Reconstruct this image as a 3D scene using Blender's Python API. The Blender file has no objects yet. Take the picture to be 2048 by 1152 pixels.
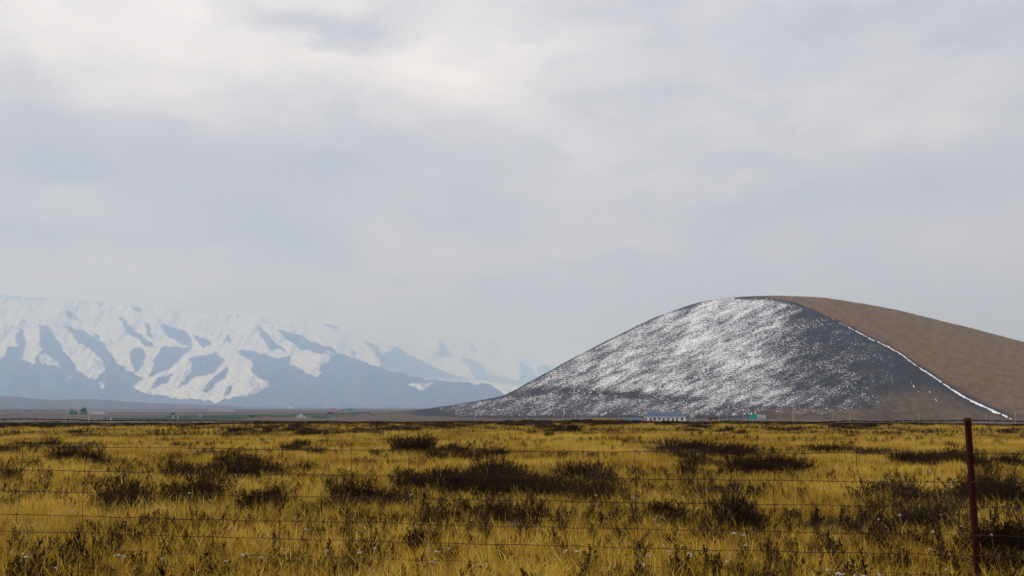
import bpy, math, random
import numpy as np
from mathutils import Vector, Euler

R = math.radians
rnd = random.Random(7)
rng = np.random.default_rng(11)
S = bpy.context.scene
COL = S.collection

# ------------------------------------------------------------------ camera
EYE = 1.65
F = 1990.0                       # focal length in pixels of a 2048 wide picture (35 mm lens)
EYELINE = 815.0
PITCH = math.atan((EYELINE - 576) / F)
cd = bpy.data.cameras.new('camera'); cam = bpy.data.objects.new('camera', cd); COL.objects.link(cam)
cd.lens = 36 * F / 2048; cd.sensor_width = 36; cd.clip_start = 0.05; cd.clip_end = 150000
cam.location = (0, 0, EYE); cam.rotation_euler = (math.pi / 2 + PITCH, 0, 0)
S.camera = cam

# ------------------------------------------------------------------ world: overcast sky
SUN_AZ, SUN_EL = R(-100), R(44)
W = bpy.data.worlds.new('World'); S.world = W; W.use_nodes = True
nt = W.node_tree; nt.nodes.clear()
def N(t, **kw):
    n = nt.nodes.new(t)
    for k, v in kw.items(): setattr(n, k, v)
    return n
def setin(n, i, v):
    if isinstance(v, bpy.types.NodeSocket): n.id_data.links.new(v, n.inputs[i])
    else: n.inputs[i].default_value = v
def M(op, a, b=0.0, c=0.0):
    n = N('ShaderNodeMath', operation=op); setin(n, 0, a); setin(n, 1, b); setin(n, 2, c); return n.outputs[0]
geo = N('ShaderNodeTexCoord'); sep = N('ShaderNodeSeparateXYZ'); nt.links.new(geo.outputs['Generated'], sep.inputs[0])
az0 = M('ARCTAN2', sep.outputs[0], sep.outputs[1]); el0 = M('ARCSINE', sep.outputs[2])
# cloud sheet coordinates: flat deck seen in perspective
zc = M('ADD', M('MAXIMUM', sep.outputs[2], 0.0), 0.10)
cmb = N('ShaderNodeCombineXYZ'); setin(cmb, 0, M('DIVIDE', sep.outputs[0], zc)); setin(cmb, 1, M('DIVIDE', sep.outputs[1], zc)); setin(cmb, 2, 3.7)
def noise(vec, scale, detail, rough, dist=0.0):
    n = N('ShaderNodeTexNoise'); nt.links.new(vec, n.inputs['Vector'])
    n.inputs['Scale'].default_value = scale; n.inputs['Detail'].default_value = detail
    n.inputs['Roughness'].default_value = rough; n.inputs['Distortion'].default_value = dist
    return n
cm2 = N('ShaderNodeCombineXYZ'); setin(cm2, 0, M('MULTIPLY', az0, 1.0)); setin(cm2, 1, M('MULTIPLY', el0, 1.9)); setin(cm2, 2, 1.3)
wn = noise(cm2.outputs[0], 9.0, 5, 0.62); sw = N('ShaderNodeSeparateColor'); nt.links.new(wn.outputs['Color'], sw.inputs[0])
az = M('ADD', az0, M('MULTIPLY', M('SUBTRACT', sw.outputs[0], 0.5), 0.11))
el = M('ADD', el0, M('MULTIPLY', M('SUBTRACT', sw.outputs[1], 0.5), 0.075))
ORD = ('first second third fourth fifth sixth seventh eighth ninth tenth eleventh twelfth thirteenth fourteenth fifteenth sixteenth seventeenth eighteenth nineteenth twentieth '
       'twenty-first twenty-second twenty-third twenty-fourth twenty-fifth twenty-sixth twenty-seventh twenty-eighth twenty-ninth thirtieth thirty-first thirty-second thirty-third thirty-fourth thirty-fifth').split()
BLOBS = [  # px, py, half-width px, half-height px, brightness
    (560, 95, 420, 75, .22), (960, 120, 150, 120, .15), (180, 100, 250, 90, .13), (640, 52, 120, 22, -.26),
    (130, 455, 130, 36, .07), (650, 425, 90, 32, .05), (1430, 65, 110, 50, .06), (1300, 320, 260, 70, .04),
    (1950, 270, 90, 60, .04), (90, 372, 170, 30, -.10), (20, 230, 70, 70, -.07), (520, 300, 260, 55, -.05),
    (520, 478, 110, 28, -.06), (1560, 125, 130, 45, -.09), (1930, 110, 170, 100, -.09), (1270, 15, 120, 50, -.05),
    (1380, 440, 330, 32, -.07), (1680, 360, 110, 40, -.07), (1150, 530, 80, 15, -.05), (800, 556, 55, 13, -.05),
    (980, 440, 190, 40, -.03), (30, 508, 60, 24, -.06), (1215, 220, 90, 26, -.03), (1850, 400, 160, 40, -.04),
    (700, 190, 140, 26, -.04), (1640, 190, 120, 50, .03)]
cae = N('ShaderNodeCombineXYZ'); setin(cae, 0, az); setin(cae, 1, el)
acc = 0.0
for px, py, sx, sy, am in BLOBS:
    a0 = math.atan((px - 1024) / F); e0 = math.atan((EYELINE - py) / F)
    ma = N('ShaderNodeVectorMath', operation='MULTIPLY_ADD'); nt.links.new(cae.outputs[0], ma.inputs[0])
    ma.inputs[1].default_value = (F / sx, F / sy, 0); ma.inputs[2].default_value = (-a0 * F / sx, -e0 * F / sy, 0)
    dt = N('ShaderNodeVectorMath', operation='DOT_PRODUCT'); nt.links.new(ma.outputs[0], dt.inputs[0]); nt.links.new(ma.outputs[0], dt.inputs[1])
    acc = M('MULTIPLY_ADD', M('POWER', 0.5, dt.outputs['Value']), am * (.9 if am > 0 else 1.15), acc)
cn = noise(cmb.outputs[0], 0.55, 4, 0.55, 0)
cf = noise(cm2.outputs[0], 7.0, 5, 0.6, 0)
zen = N('ShaderNodeMapRange', interpolation_type='SMOOTHSTEP'); setin(zen, 0, el0)
for i, v in ((1, R(14)), (2, R(75)), (3, 0.0), (4, 0.34)): zen.inputs[i].default_value = v
L = M('ADD', M('ADD', acc, 0.545), zen.outputs[0])
L = M('ADD', L, M('MULTIPLY', M('SUBTRACT', cn.outputs[0], 0.5), 0.18))
L = M('ADD', L, M('MULTIPLY', M('SUBTRACT', cf.outputs[0], 0.5), 0.30))
cm3 = N('ShaderNodeCombineXYZ'); setin(cm3, 0, M('MULTIPLY', az, 1.0)); setin(cm3, 1, M('MULTIPLY', el, 2.6)); setin(cm3, 2, 7.9)
cg = noise(cm3.outputs[0], 4.2, 6, 0.62)
pat = N('ShaderNodeMapRange', interpolation_type='SMOOTHSTEP'); setin(pat, 0, cg.outputs[0])
for i, v in ((1, .43), (2, .60), (3, -.055), (4, .04)): pat.inputs[i].default_value = v
L = M('ADD', L, pat.outputs[0])
cr = N('ShaderNodeValToRGB'); nt.links.new(M('MULTIPLY', L, 0.8), cr.inputs[0])
cr.color_ramp.elements[0].position = 0.30; cr.color_ramp.elements[0].color = (.375, .395, .435, 1)
cr.color_ramp.elements[1].position = 0.80; cr.color_ramp.elements[1].color = (.97, .99, 1.03, 1)
for p, c in ((.40, (.480, .493, .525, 1)), (.48, (.585, .588, .608, 1)), (.62, (.757, .765, .790, 1))):
    e = cr.color_ramp.elements.new(p); e.color = c
sky = N('ShaderNodeTexSky'); sky.sky_type = 'NISHITA'; sky.sun_disc = False
sky.sun_elevation = SUN_EL; sky.sun_rotation = SUN_AZ; sky.altitude = 3300
bg1 = N('ShaderNodeBackground'); nt.links.new(sky.outputs[0], bg1.inputs[0]); bg1.inputs[1].default_value = 0.08
tint = N('ShaderNodeVectorMath', operation='MULTIPLY'); nt.links.new(cr.outputs[0], tint.inputs[0]); tint.inputs[1].default_value = (1.02, 1.0, 1.015)
bg2 = N('ShaderNodeBackground'); nt.links.new(tint.outputs[0], bg2.inputs[0]); bg2.inputs[1].default_value = 1.42
mx = N('ShaderNodeMixShader'); mx.inputs[0].default_value = 0.94
nt.links.new(bg1.outputs[0], mx.inputs[1]); nt.links.new(bg2.outputs[0], mx.inputs[2])
wo = N('ShaderNodeOutputWorld'); nt.links.new(mx.outputs[0], wo.inputs[0])

# ------------------------------------------------------------------ sun behind thin cloud
sd = bpy.data.lights.new('sun', 'SUN'); sun = bpy.data.objects.new('sun', sd); COL.objects.link(sun)
sd.energy = 1.5; sd.angle = R(12); sd.color = (1, .97, .93)
sv = Vector((math.sin(SUN_AZ) * math.cos(SUN_EL), math.cos(SUN_AZ) * math.cos(SUN_EL), math.sin(SUN_EL)))
sun.rotation_euler = sv.to_track_quat('Z', 'Y').to_euler(); sun.location = (0, 0, 60)

S.view_settings.view_transform = 'Standard'; S.view_settings.look = 'None'
S.view_settings.exposure = 0.0; S.view_settings.gamma = 1.0
S.render.engine = 'CYCLES'
cy = S.cycles
cy.max_bounces = 4; cy.diffuse_bounces = 2; cy.transmission_bounces = 3; cy.glossy_bounces = 2
cy.volume_bounces = 3; cy.transparent_max_bounces = 4; cy.sample_clamp_indirect = 4
cy.use_denoising = True; cy.use_adaptive_sampling = True; cy.adaptive_threshold = .02

# ------------------------------------------------------------------ helpers
cp, sp = math.cos(PITCH), math.sin(PITCH)
def ray(px, py):
    px = np.asarray(px, float); py = np.asarray(py, float)
    a = px - 1024; b = 576 - py
    x = a; y = cp * F - sp * b; z = sp * F + cp * b
    h = np.sqrt(x * x + y * y)
    return x / h, y / h, z / h           # unit horizontal direction, slope
def at(px, py, d):                        # point at horizontal distance d
    x, y, s = ray(px, py); return (float(x * d), float(y * d), float(EYE + s * d))
def zat(py, d, px=1024): return at(px, py, d)[2]

def smooth(e0, e1, x):
    t = np.clip((x - e0) / (e1 - e0), 0, 1); return t * t * (3 - 2 * t)
def ground_z(x, y):
    x = np.asarray(x, float); y = np.asarray(y, float)
    r = np.hypot(x, y); a = np.arctan2(x, y)
    br = 92 + 6 * np.sin(a * 9 + 1.0) + 4 * np.sin(a * 23)
    z = -7.5 * smooth(0, 1, (r - br) / 250.0)
    near = 1 - smooth(120, 260, r)
    b = .05 * np.sin(x * .9 + 1.7 * np.sin(y * .31)) * np.sin(y * .7 + 1.1) + .035 * np.sin(x * 2.3 + y * .6) * np.sin(y * 1.9 - x * .4)
    b = b + .09 * np.sin(x * .13 + .6) * np.sin(y * .11 + 2.0)
    far = smooth(400, 900, r) * (1 - smooth(1800, 2500, r))
    c = .5 * np.sin(x * .011 + 1) * np.sin(y * .008) + .25 * np.sin(x * .03 + y * .02)
    return z + b * near + c * far
def gz(x, y): return float(ground_z(x, y))

def vnoise(x, y, seed=0):
    """value noise on arrays"""
    x = np.asarray(x, float); y = np.asarray(y, float)
    xi = np.floor(x).astype(np.int64); yi = np.floor(y).astype(np.int64)
    fx = x - xi; fy = y - yi; fx = fx * fx * (3 - 2 * fx); fy = fy * fy * (3 - 2 * fy)
    def h(i, j):
        n = (i * 374761393 + j * 668265263 + seed * 144665) & 0x7fffffff
        n = ((n ^ (n >> 13)) * 1274126177) & 0x7fffffff
        return ((n ^ (n >> 16)) & 0xffff) / 65535.0
    return (h(xi, yi) * (1 - fx) + h(xi + 1, yi) * fx) * (1 - fy) + (h(xi, yi + 1) * (1 - fx) + h(xi + 1, yi + 1) * fx) * fy
def fbm(x, y, o=4, seed=0):
    s = 0; a = .5; t = 0
    for i in range(o): s = s + a * vnoise(x * 2 ** i, y * 2 ** i, seed + i); t += a; a *= .5
    return s / t

def link(name, data, mat=None, parent=None):
    o = bpy.data.objects.new(name, data); COL.objects.link(o)
    if mat is not None and data is not None and not data.materials: data.materials.append(mat)
    if parent is not None: o.parent = parent
    return o
def pymesh(name, v, f, mat=None, smoothed=False):
    m = bpy.data.meshes.new(name); m.from_pydata(v, [], f); m.update()
    if smoothed: m.polygons.foreach_set('use_smooth', [True] * len(m.polygons))
    if mat: m.materials.append(mat)
    return m
def npmesh(name, V, Q, mat=None, smoothed=True):
    V = np.asarray(V, np.float32); Q = np.asarray(Q, np.int32); k = Q.shape[1]
    m = bpy.data.meshes.new(name); m.vertices.add(len(V)); m.vertices.foreach_set('co', V.ravel())
    m.loops.add(Q.size); m.loops.foreach_set('vertex_index', Q.ravel())
    m.polygons.add(len(Q)); m.polygons.foreach_set('loop_start', np.arange(0, Q.size, k, dtype=np.int32))
    m.polygons.foreach_set('use_smooth', np.full(len(Q), smoothed)); m.update(calc_edges=True)
    if mat: m.materials.append(mat)
    return m
def gridq(nu, nv):                         # nu columns, nv rows, index = i*nv + j
    i, j = np.meshgrid(np.arange(nu - 1), np.arange(nv - 1), indexing='ij')
    a = (i * nv + j).ravel(); return np.stack([a, a + nv, a + nv + 1, a + 1], 1)
def fattr(m, name, arr):
    at_ = m.attributes.new(name, 'FLOAT', 'POINT'); at_.data.foreach_set('value', np.asarray(arr, np.float32).ravel())
def tag(o, label=None, cat=None, group=None, kind=None):
    if label: o['label'] = label
    if cat: o['category'] = cat
    if group: o['group'] = group
    if kind: o['kind'] = kind
    return o
def thing(name, loc, label, cat, group=None, rz=0.0):
    o = link(name, None); o.location = loc; o.rotation_euler = (0, 0, rz); o.empty_display_size = .3
    return tag(o, label, cat, group)

class MB:
    def __init__(s): s.v = []; s.f = []
    def box(s, x0, x1, y0, y1, z0, z1):
        b = len(s.v)
        s.v += [(x0, y0, z0), (x1, y0, z0), (x1, y1, z0), (x0, y1, z0), (x0, y0, z1), (x1, y0, z1), (x1, y1, z1), (x0, y1, z1)]
        s.f += [(b, b + 3, b + 2, b + 1), (b + 4, b + 5, b + 6, b + 7), (b, b + 1, b + 5, b + 4), (b + 1, b + 2, b + 6, b + 5), (b + 2, b + 3, b + 7, b + 6), (b + 3, b, b + 4, b + 7)]
        return s
    def tube(s, pts, rad, n=6, caps=True):
        pts = [Vector(p) for p in pts]; b = len(s.v); k = len(pts)
        for i, p in enumerate(pts):
            t = (pts[min(i + 1, k - 1)] - pts[max(i - 1, 0)]).normalized()
            u = t.cross(Vector((0, 0, 1)) if abs(t.z) < .9 else Vector((0, 1, 0))).normalized(); w = t.cross(u)
            r = rad[i] if isinstance(rad, (list, tuple)) else rad
            for j in range(n):
                a = 2 * math.pi * j / n; q = p + (u * math.cos(a) + w * math.sin(a)) * r; s.v.append(tuple(q))
        for i in range(k - 1):
            for j in range(n):
                a = b + i * n + j; c = b + i * n + (j + 1) % n; s.f.append((a, c, c + n, a + n))
        if caps:
            s.f.append(tuple(b + j for j in range(n))[::-1]); s.f.append(tuple(b + (k - 1) * n + j for j in range(n)))
        return s
    def poly(s, pts):
        b = len(s.v); s.v += [tuple(p) for p in pts]; s.f.append(tuple(range(b, b + len(pts)))); return s
    def prism(s, prof, y0, y1):            # profile in xz extruded in y
        b = len(s.v); n = len(prof)
        s.v += [(x, y0, z) for x, z in prof] + [(x, y1, z) for x, z in prof]
        s.f.append(tuple(range(b, b + n))); s.f.append(tuple(range(b + 2 * n - 1, b + n - 1, -1)))
        for i in range(n):
            j = (i + 1) % n; s.f.append((b + j, b + i, b + n + i, b + n + j))
        return s
    def mesh(s, name, mat=None, sm=False): return pymesh(name, s.v, s.f, mat, sm)
    def build(s, name, mat, parent=None, sm=False): return link(name, s.mesh(name, mat, sm), None, parent)

# ------------------------------------------------------------------ materials
class Mat:
    def __init__(s, name):
        s.m = bpy.data.materials.new(name); s.m.use_nodes = True; s.t = s.m.node_tree; s.t.nodes.clear()
        s.out = s.n('ShaderNodeOutputMaterial')
    def n(s, t, **kw):
        x = s.t.nodes.new(t)
        for k, v in kw.items(): setattr(x, k, v)
        return x
    def l(s, a, b): s.t.links.new(a, b)
    def noise(s, vec, scale, detail=4, rough=.55, dist=0):
        x = s.n('ShaderNodeTexNoise'); x.inputs['Scale'].default_value = scale; x.inputs['Detail'].default_value = detail
        x.inputs['Roughness'].default_value = rough; x.inputs['Distortion'].default_value = dist
        if vec is not None: s.l(vec, x.inputs['Vector'])
        return x.outputs[0]
    def math(s, op, a, b=0.0, c=0.0, clamp=False):
        x = s.n('ShaderNodeMath', operation=op, use_clamp=clamp); setin(x, 0, a); setin(x, 1, b); setin(x, 2, c); return x.outputs[0]
    def ramp(s, f, stops):
        x = s.n('ShaderNodeValToRGB'); s.l(f, x.inputs[0]); r = x.color_ramp
        while len(r.elements) < len(stops): r.elements.new(.5)
        for e, (p, c) in zip(r.elements, stops): e.position = p; e.color = (*c, 1) if len(c) == 3 else c
        return x.outputs[0]
    def mix(s, f, a, b):
        x = s.n('ShaderNodeMix', data_type='RGBA')
        setin(x, 0, f)
        for i, v in ((6, a), (7, b)):
            setin(x, i, v if isinstance(v, bpy.types.NodeSocket) else (*v, 1))
        return x.outputs[2]
    def rng(s, f, a, b, c, d, smooth=True):
        x = s.n('ShaderNodeMapRange'); 
        if smooth: x.interpolation_type = 'SMOOTHSTEP'
        for i, v in enumerate((f, a, b, c, d)): setin(x, i, v)
        return x.outputs[0]
    def attr(s, name):
        x = s.n('ShaderNodeAttribute'); x.attribute_name = name; return x.outputs['Fac']
    def pos(s): return s.n('ShaderNodeNewGeometry').outputs['Position']
    def mapping(s, vec, scale=(1, 1, 1), rot=(0, 0, 0)):
        x = s.n('ShaderNodeMapping'); s.l(vec, x.inputs[0]); x.inputs['Scale'].default_value = scale; x.inputs['Rotation'].default_value = rot
        return x.outputs[0]
    def bsdf(s, col, rough=.9, bump=None, bstr=.3, bdist=.05, spec=.2, metal=0):
        b = s.n('ShaderNodeBsdfPrincipled'); setin(b, 'Base Color', col if isinstance(col, bpy.types.NodeSocket) else (*col, 1))
        setin(b, 'Roughness', rough); b.inputs['Specular IOR Level'].default_value = spec; b.inputs['Metallic'].default_value = metal
        if bump is not None:
            k = s.n('ShaderNodeBump'); k.inputs['Strength'].default_value = bstr; k.inputs['Distance'].default_value = bdist
            s.l(bump, k.inputs['Height']); s.l(k.outputs[0], b.inputs['Normal'])
        s.l(b.outputs[0], s.out.inputs[0]); return b

def paint(name, col, rough=.7, var=.25, scale=3.0, spec=.25, metal=0):
    k = Mat(name); o = k.n('ShaderNodeTexCoord').outputs['Object']
    f = k.noise(o, scale, 5, .6)
    c = k.mix(k.rng(f, .35, .7, 0, 1), tuple(v * (1 - var) for v in col), tuple(min(1, v * (1 + var * .4)) for v in col))
    k.bsdf(c, rough, f, .15, .01, spec, metal); return k.m

def mat_ground():
    k = Mat('field soil'); p = k.pos()
    f = k.noise(p, .9, 6, .65); g = k.noise(p, .035, 5, .6); h = k.noise(p, 9, 3, .6)
    soil = k.ramp(f, [(.3, (.014, .009, .006)), (.6, (.034, .022, .011)), (.8, (.07, .045, .018))])
    plain = k.ramp(g, [(.35, (.050, .042, .034)), (.55, (.085, .066, .046)), (.7, (.13, .095, .05))])
    ln = k.n('ShaderNodeVectorMath', operation='LENGTH'); k.l(p, ln.inputs[0])
    c = k.mix(k.rng(ln.outputs['Value'], 150, 420, 0, 1), soil, plain)
    k.bsdf(c, .95, h, .6, .03); return k.m
def mat_grass(name, cols, trans=.35):
    k = Mat(name); p = k.pos()
    oi = k.n('ShaderNodeObjectInfo').outputs['Random']
    n1 = k.noise(p, .16, 4, .6, .4); n2 = k.noise(p, 1.1, 3, .6)
    f = k.math('MULTIPLY_ADD', k.math('SUBTRACT', n1, .5), 1.15, .53)
    f = k.math('MULTIPLY_ADD', k.math('SUBTRACT', n2, .5), .55, f)
    f = k.math('MULTIPLY_ADD', k.math('SUBTRACT', oi, .5), .26, f)
    f = k.math('MULTIPLY_ADD', k.math('SUBTRACT', k.attr('bl'), .5), .62, f)
    c = k.ramp(f, cols)
    b = k.n('ShaderNodeBsdfPrincipled'); k.l(c, b.inputs['Base Color']); b.inputs['Roughness'].default_value = .75; b.inputs['Specular IOR Level'].default_value = .05
    t = k.n('ShaderNodeBsdfTranslucent'); k.l(c, t.inputs[0])
    m = k.n('ShaderNodeMixShader'); m.inputs[0].default_value = trans
    k.l(b.outputs[0], m.inputs[1]); k.l(t.outputs[0], m.inputs[2]); k.l(m.outputs[0], k.out.inputs[0]); return k.m
GOLD = [(.16, (.050, .025, .009)), (.33, (.22, .118, .022)), (.48, (.51, .298, .030)), (.62, (.72, .462, .048)), (.85, (.82, .61, .16))]  # dark end: dead blades, also painted contrast for the shaded gaps
MT = {}
MT['soil'] = mat_ground()
MT['grass'] = mat_grass('dry golden grass', GOLD, .3)
MT['stalk'] = mat_grass('straw stalk', [(.2, (.28, .18, .05)), (.8, (.58, .44, .17))], .3)
MT['herb'] = mat_grass('withered herb', [(.2, (.014, .008, .006)), (.55, (.045, .027, .015)), (.9, (.14, .085, .035))], .15)
MT['twig'] = mat_grass('dark twig', [(.25, (.010, .006, .005)), (.8, (.030, .018, .013))], 0)
MT['leafdark'] = mat_grass('dark withered leaf', [(.25, (.008, .005, .003)), (.55, (.026, .015, .007)), (.9, (.105, .060, .024))], .1)  # pale end of the random leaf tone stands in for lit tips
MT['leafgrey'] = mat_grass('grey brown withered leaf', [(.25, (.020, .012, .008)), (.55, (.060, .038, .024)), (.9, (.17, .115, .06))], .15)
MT['head'] = paint('dry white flower head', (.52, .46, .37), .9, .4, 60)
MT['red'] = paint('dark red painted iron', (.040, .0028, .0022), .65, .5, 6, .12)
MT['wire'] = paint('rusty wire', (.045, .020, .013), .7, .5, 9, .3, .3)
MT['white'] = paint('white plaster', (.88, .88, .87), .9, .10, .6)
MT['bluero'] = paint('blue metal roof', (.06, .10, .155), .55, .2, .5)
MT['dark'] = paint('dark opening', (.025, .035, .05), .35, .3, 1)
MT['yellow'] = paint('ochre wall', (.52, .33, .09), .9, .2, .5)
MT['green'] = paint('highway green', (.004, .16, .115), .5, .15, 1)
MT['teal'] = paint('teal panel', (.01, .33, .25), .6, .12, 1)
MT['greyp'] = paint('pale grey panel', (.45, .46, .48), .6, .12, 1)
MT['steel'] = paint('galvanised steel', (.48, .50, .52), .5, .2, 2, .4, .2)
MT['conc'] = paint('concrete', (.42, .42, .41), .9, .2, .4)
MT['maroon'] = paint('maroon panel', (.26, .03, .045), .6, .1, 1)
MT['lorrydark'] = paint('dark lorry paint', (.035, .03, .04), .5, .2, 1)
MT['tyre'] = paint('tyre rubber', (.02, .02, .02), .9, .2, 1)
MT['glass'] = paint('vehicle glass', (.02, .025, .03), .1, .1, 1, .5)
MT['asphalt'] = paint('asphalt', (.06, .06, .062), .9, .3, .3)
MT['ramp'] = paint('grey ramp', (.17, .18, .19), .9, .2, .4)
MT['blank'] = paint('blank pale board', (.60, .61, .58), .7, .15, 1)
MT['rose'] = paint('faded rose panel', (.50, .30, .27), .7, .1, 1)
def mat_snow():
    k = Mat('packed snow'); p = k.pos(); f = k.noise(p, .12, 5, .6)
    k.bsdf(k.mix(f, (.62, .64, .68), (.90, .91, .93)), .7, f, .4, 1.0); return k.m
MT['snow'] = mat_snow()

def mat_mountain(name, rock, rock2):
    k = Mat(name); uv = k.n('ShaderNodeUVMap').outputs[0]
    v1 = k.mapping(uv, (1, 1, 1), (0, 0, R(-35)))
    v2 = k.mapping(v1, (.35, 1.4, 1))
    a = k.noise(v2, .085, 7, .68, .6); b = k.noise(v2, .30, 4, .7)
    s = k.math('ADD', k.attr('snow'), k.math('ADD', k.math('MULTIPLY', k.math('SUBTRACT', a, .5), 1.5), k.math('MULTIPLY', k.math('SUBTRACT', b, .5), 1.5)))
    m = k.rng(s, .38, .62, 0, 1)
    rc = k.mix(k.rng(k.noise(v2, .04, 5, .6), .35, .65, 0, 1), rock, rock2)
    sn = k.mix(k.noise(uv, .15, 4, .6), (.56, .63, .74), (.72, .76, .83))
    k.bsdf(k.mix(m, rc, sn), .9); return k.m

def mat_hill():
    k = Mat('hill turf and snow'); uv = k.n('ShaderNodeUVMap').outputs[0]
    d1 = k.mapping(k.mapping(uv, (1, 1, 1), (0, 0, R(24))), (.24, 1.0, 1))
    d0 = k.mapping(uv, (.55, 1.2, 1))
    streak = k.noise(d1, .11, 4, .6, .3)             # wind rows along the slope
    fine = k.noise(d0, .40, 3, .85, .2); mid = k.noise(d1, .045, 4, .6, .2)
    s = k.attr('snow')
    t = k.math('ADD', k.math('MULTIPLY', k.math('SUBTRACT', streak, .5), 1.05), k.math('MULTIPLY', k.math('SUBTRACT', fine, .5), 2.1))
    t = k.math('ADD', t, k.math('MULTIPLY', k.math('SUBTRACT', mid, .5), .7))
    m = k.rng(k.math('ADD', s, t), .32, .98, 0, .88)
    speck = k.rng(k.noise(k.mapping(uv, (.7, 1.1, 1)), .34, 2, .7), .56, .64, 0, 1)          # stray flecks of snow between the tussocks
    clus = k.rng(k.noise(k.mapping(uv, (.8, 1.3, 1)), .035, 4, .65), .46, .60, 0, 1)
    m = k.math('MAXIMUM', m, k.math('MULTIPLY', k.math('MULTIPLY', speck, clus), k.rng(s, .03, .16, 0, .85)))
    dk = k.mix(k.rng(fine, .3, .7, 0, 1), (.008, .007, .0065), (.036, .030, .025)); dk = k.mix(k.rng(mid, .45, .7, 0, .6), dk, (.050, .036, .024))
    bb = k.noise(k.mapping(k.mapping(uv, (1, 1, 1), (0, 0, R(-12))), (.5, 1.3, 1)), .11, 7, .74, .3)
    bn = k.ramp(bb, [(.24, (.038, .026, .016)), (.42, (.112, .062, .020)), (.58, (.158, .090, .026)), (.78, (.195, .116, .036))])
    bs = k.attr('brown')
    bs2 = k.rng(k.math('ADD', bs, k.math('MULTIPLY', k.math('SUBTRACT', bb, .5), .7)), .25, .85, 0, 1)
    base = k.mix(bs2, dk, bn)
    c = k.mix(m, base, (.80, .81, .84))
    k.bsdf(c, .95, fine, .5, 2.0); return k.m

# ------------------------------------------------------------------ the ground: one sheet to the horizon
ang = np.concatenate([np.arange(-180, -42, 4.0), np.arange(-42, 42, .3), np.arange(42, 180.1, 4.0)])
rad = np.concatenate([[0.01], np.geomspace(.6, 130, 170), np.geomspace(135, 3000, 110), np.geomspace(3200, 47000, 14)])
A, Rr = np.meshgrid(np.radians(ang), rad, indexing='ij')
X = np.sin(A) * Rr; Y = np.cos(A) * Rr; Z = ground_z(X, Y)
gm = npmesh('ground', np.stack([X, Y, Z], -1).reshape(-1, 3), gridq(len(ang), len(rad))[:, ::-1], MT['soil'])
tag(link('ground', gm), kind='structure')

# ------------------------------------------------------------------ hills and mountains
def inpoly(px, py, poly):
    c = np.zeros(px.shape, bool); n = len(poly)
    for i in range(n):
        x0, y0 = poly[i]; x1, y1 = poly[(i + 1) % n]
        if y0 == y1: continue
        k = ((y0 > py) != (y1 > py)) & (px < (x1 - x0) * (py - y0) / (y1 - y0) + x0); c ^= k
    return c
def blur(a, n):
    for _ in range(n):
        b = a.copy(); b[1:-1] = (a[:-2] + 2 * a[1:-1] + a[2:]) / 4
        a = b.copy(); a[:, 1:-1] = (b[:, :-2] + 2 * b[:, 1:-1] + b[:, 2:]) / 4
    return a
def slope_sheet(name, x0, x1, step, crest, basey, rfun, nv, mat, attrs, back=(2500, .0), rough=1.2, zbase=-9.0, uvs=1.0):
    """a mountain flank: columns of constant azimuth from foot to crest, then a back slope down to the plain"""
    px = np.arange(x0, x1 + step, step); t = np.linspace(0, 1, nv)
    cy_ = np.interp(px, [c[0] for c in crest], [c[1] for c in crest])
    cy_ = cy_ + rough * (fbm(px / 17, px * 0 + 3.3, 4, 5) - .5) * 2
    PX, T = np.meshgrid(px, t, indexing='ij'); CY = cy_[:, None]
    PY = basey + (CY - basey) * T
    rr = rfun(PX, PY, T)
    dx, dy, sl = ray(PX, PY)
    Zs = EYE + sl * rr
    Xs, Ys = dx * rr, dy * rr
    # foot tucked below the plain, back slope behind the crest
    fx = Xs[:, :1] * .995; fy = Ys[:, :1] * .995; fz = np.full_like(fx, zbase - 1)
    bl = [(Xs[:, -1:] + dx[:, -1:] * back[0] * q, Ys[:, -1:] + dy[:, -1:] * back[0] * q,
           (Zs[:, -1:] - zbase) * (1 - q ** 1.3) + zbase - 1 * q) for q in (.04, .15, .4, .7, 1)]
    XX = np.concatenate([fx, Xs] + [b[0] for b in bl], 1); YY = np.concatenate([fy, Ys] + [b[1] for b in bl], 1); ZZ = np.concatenate([fz, Zs] + [b[2] for b in bl], 1)
    nvv = XX.shape[1]
    m = npmesh(name, np.stack([XX, YY, ZZ], -1).reshape(-1, 3), gridq(len(px), nvv), mat)
    pad = lambda a: np.concatenate([a[:, :1], a] + [a[:, -1:]] * 5, 1)
    for k, fn in attrs.items(): fattr(m, k, pad(fn(PX, PY, T)))
    U = pad(PX) * uvs; V = pad(PY) * uvs; V = V.copy(); V[:, -5:] += np.arange(1, 6)[None] * 12 * uvs
    uvl = m.uv_layers.new(name='UVMap'); li = np.empty(len(m.loops), np.int32); m.loops.foreach_get('vertex_index', li)
    uvl.data.foreach_set('uv', np.stack([U.ravel()[li], V.ravel()[li]], 1).astype(np.float32).ravel())
    o = link(name, m); tag(o, kind='structure'); return o, (px, t, Xs, Ys, Zs, PY)

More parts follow.
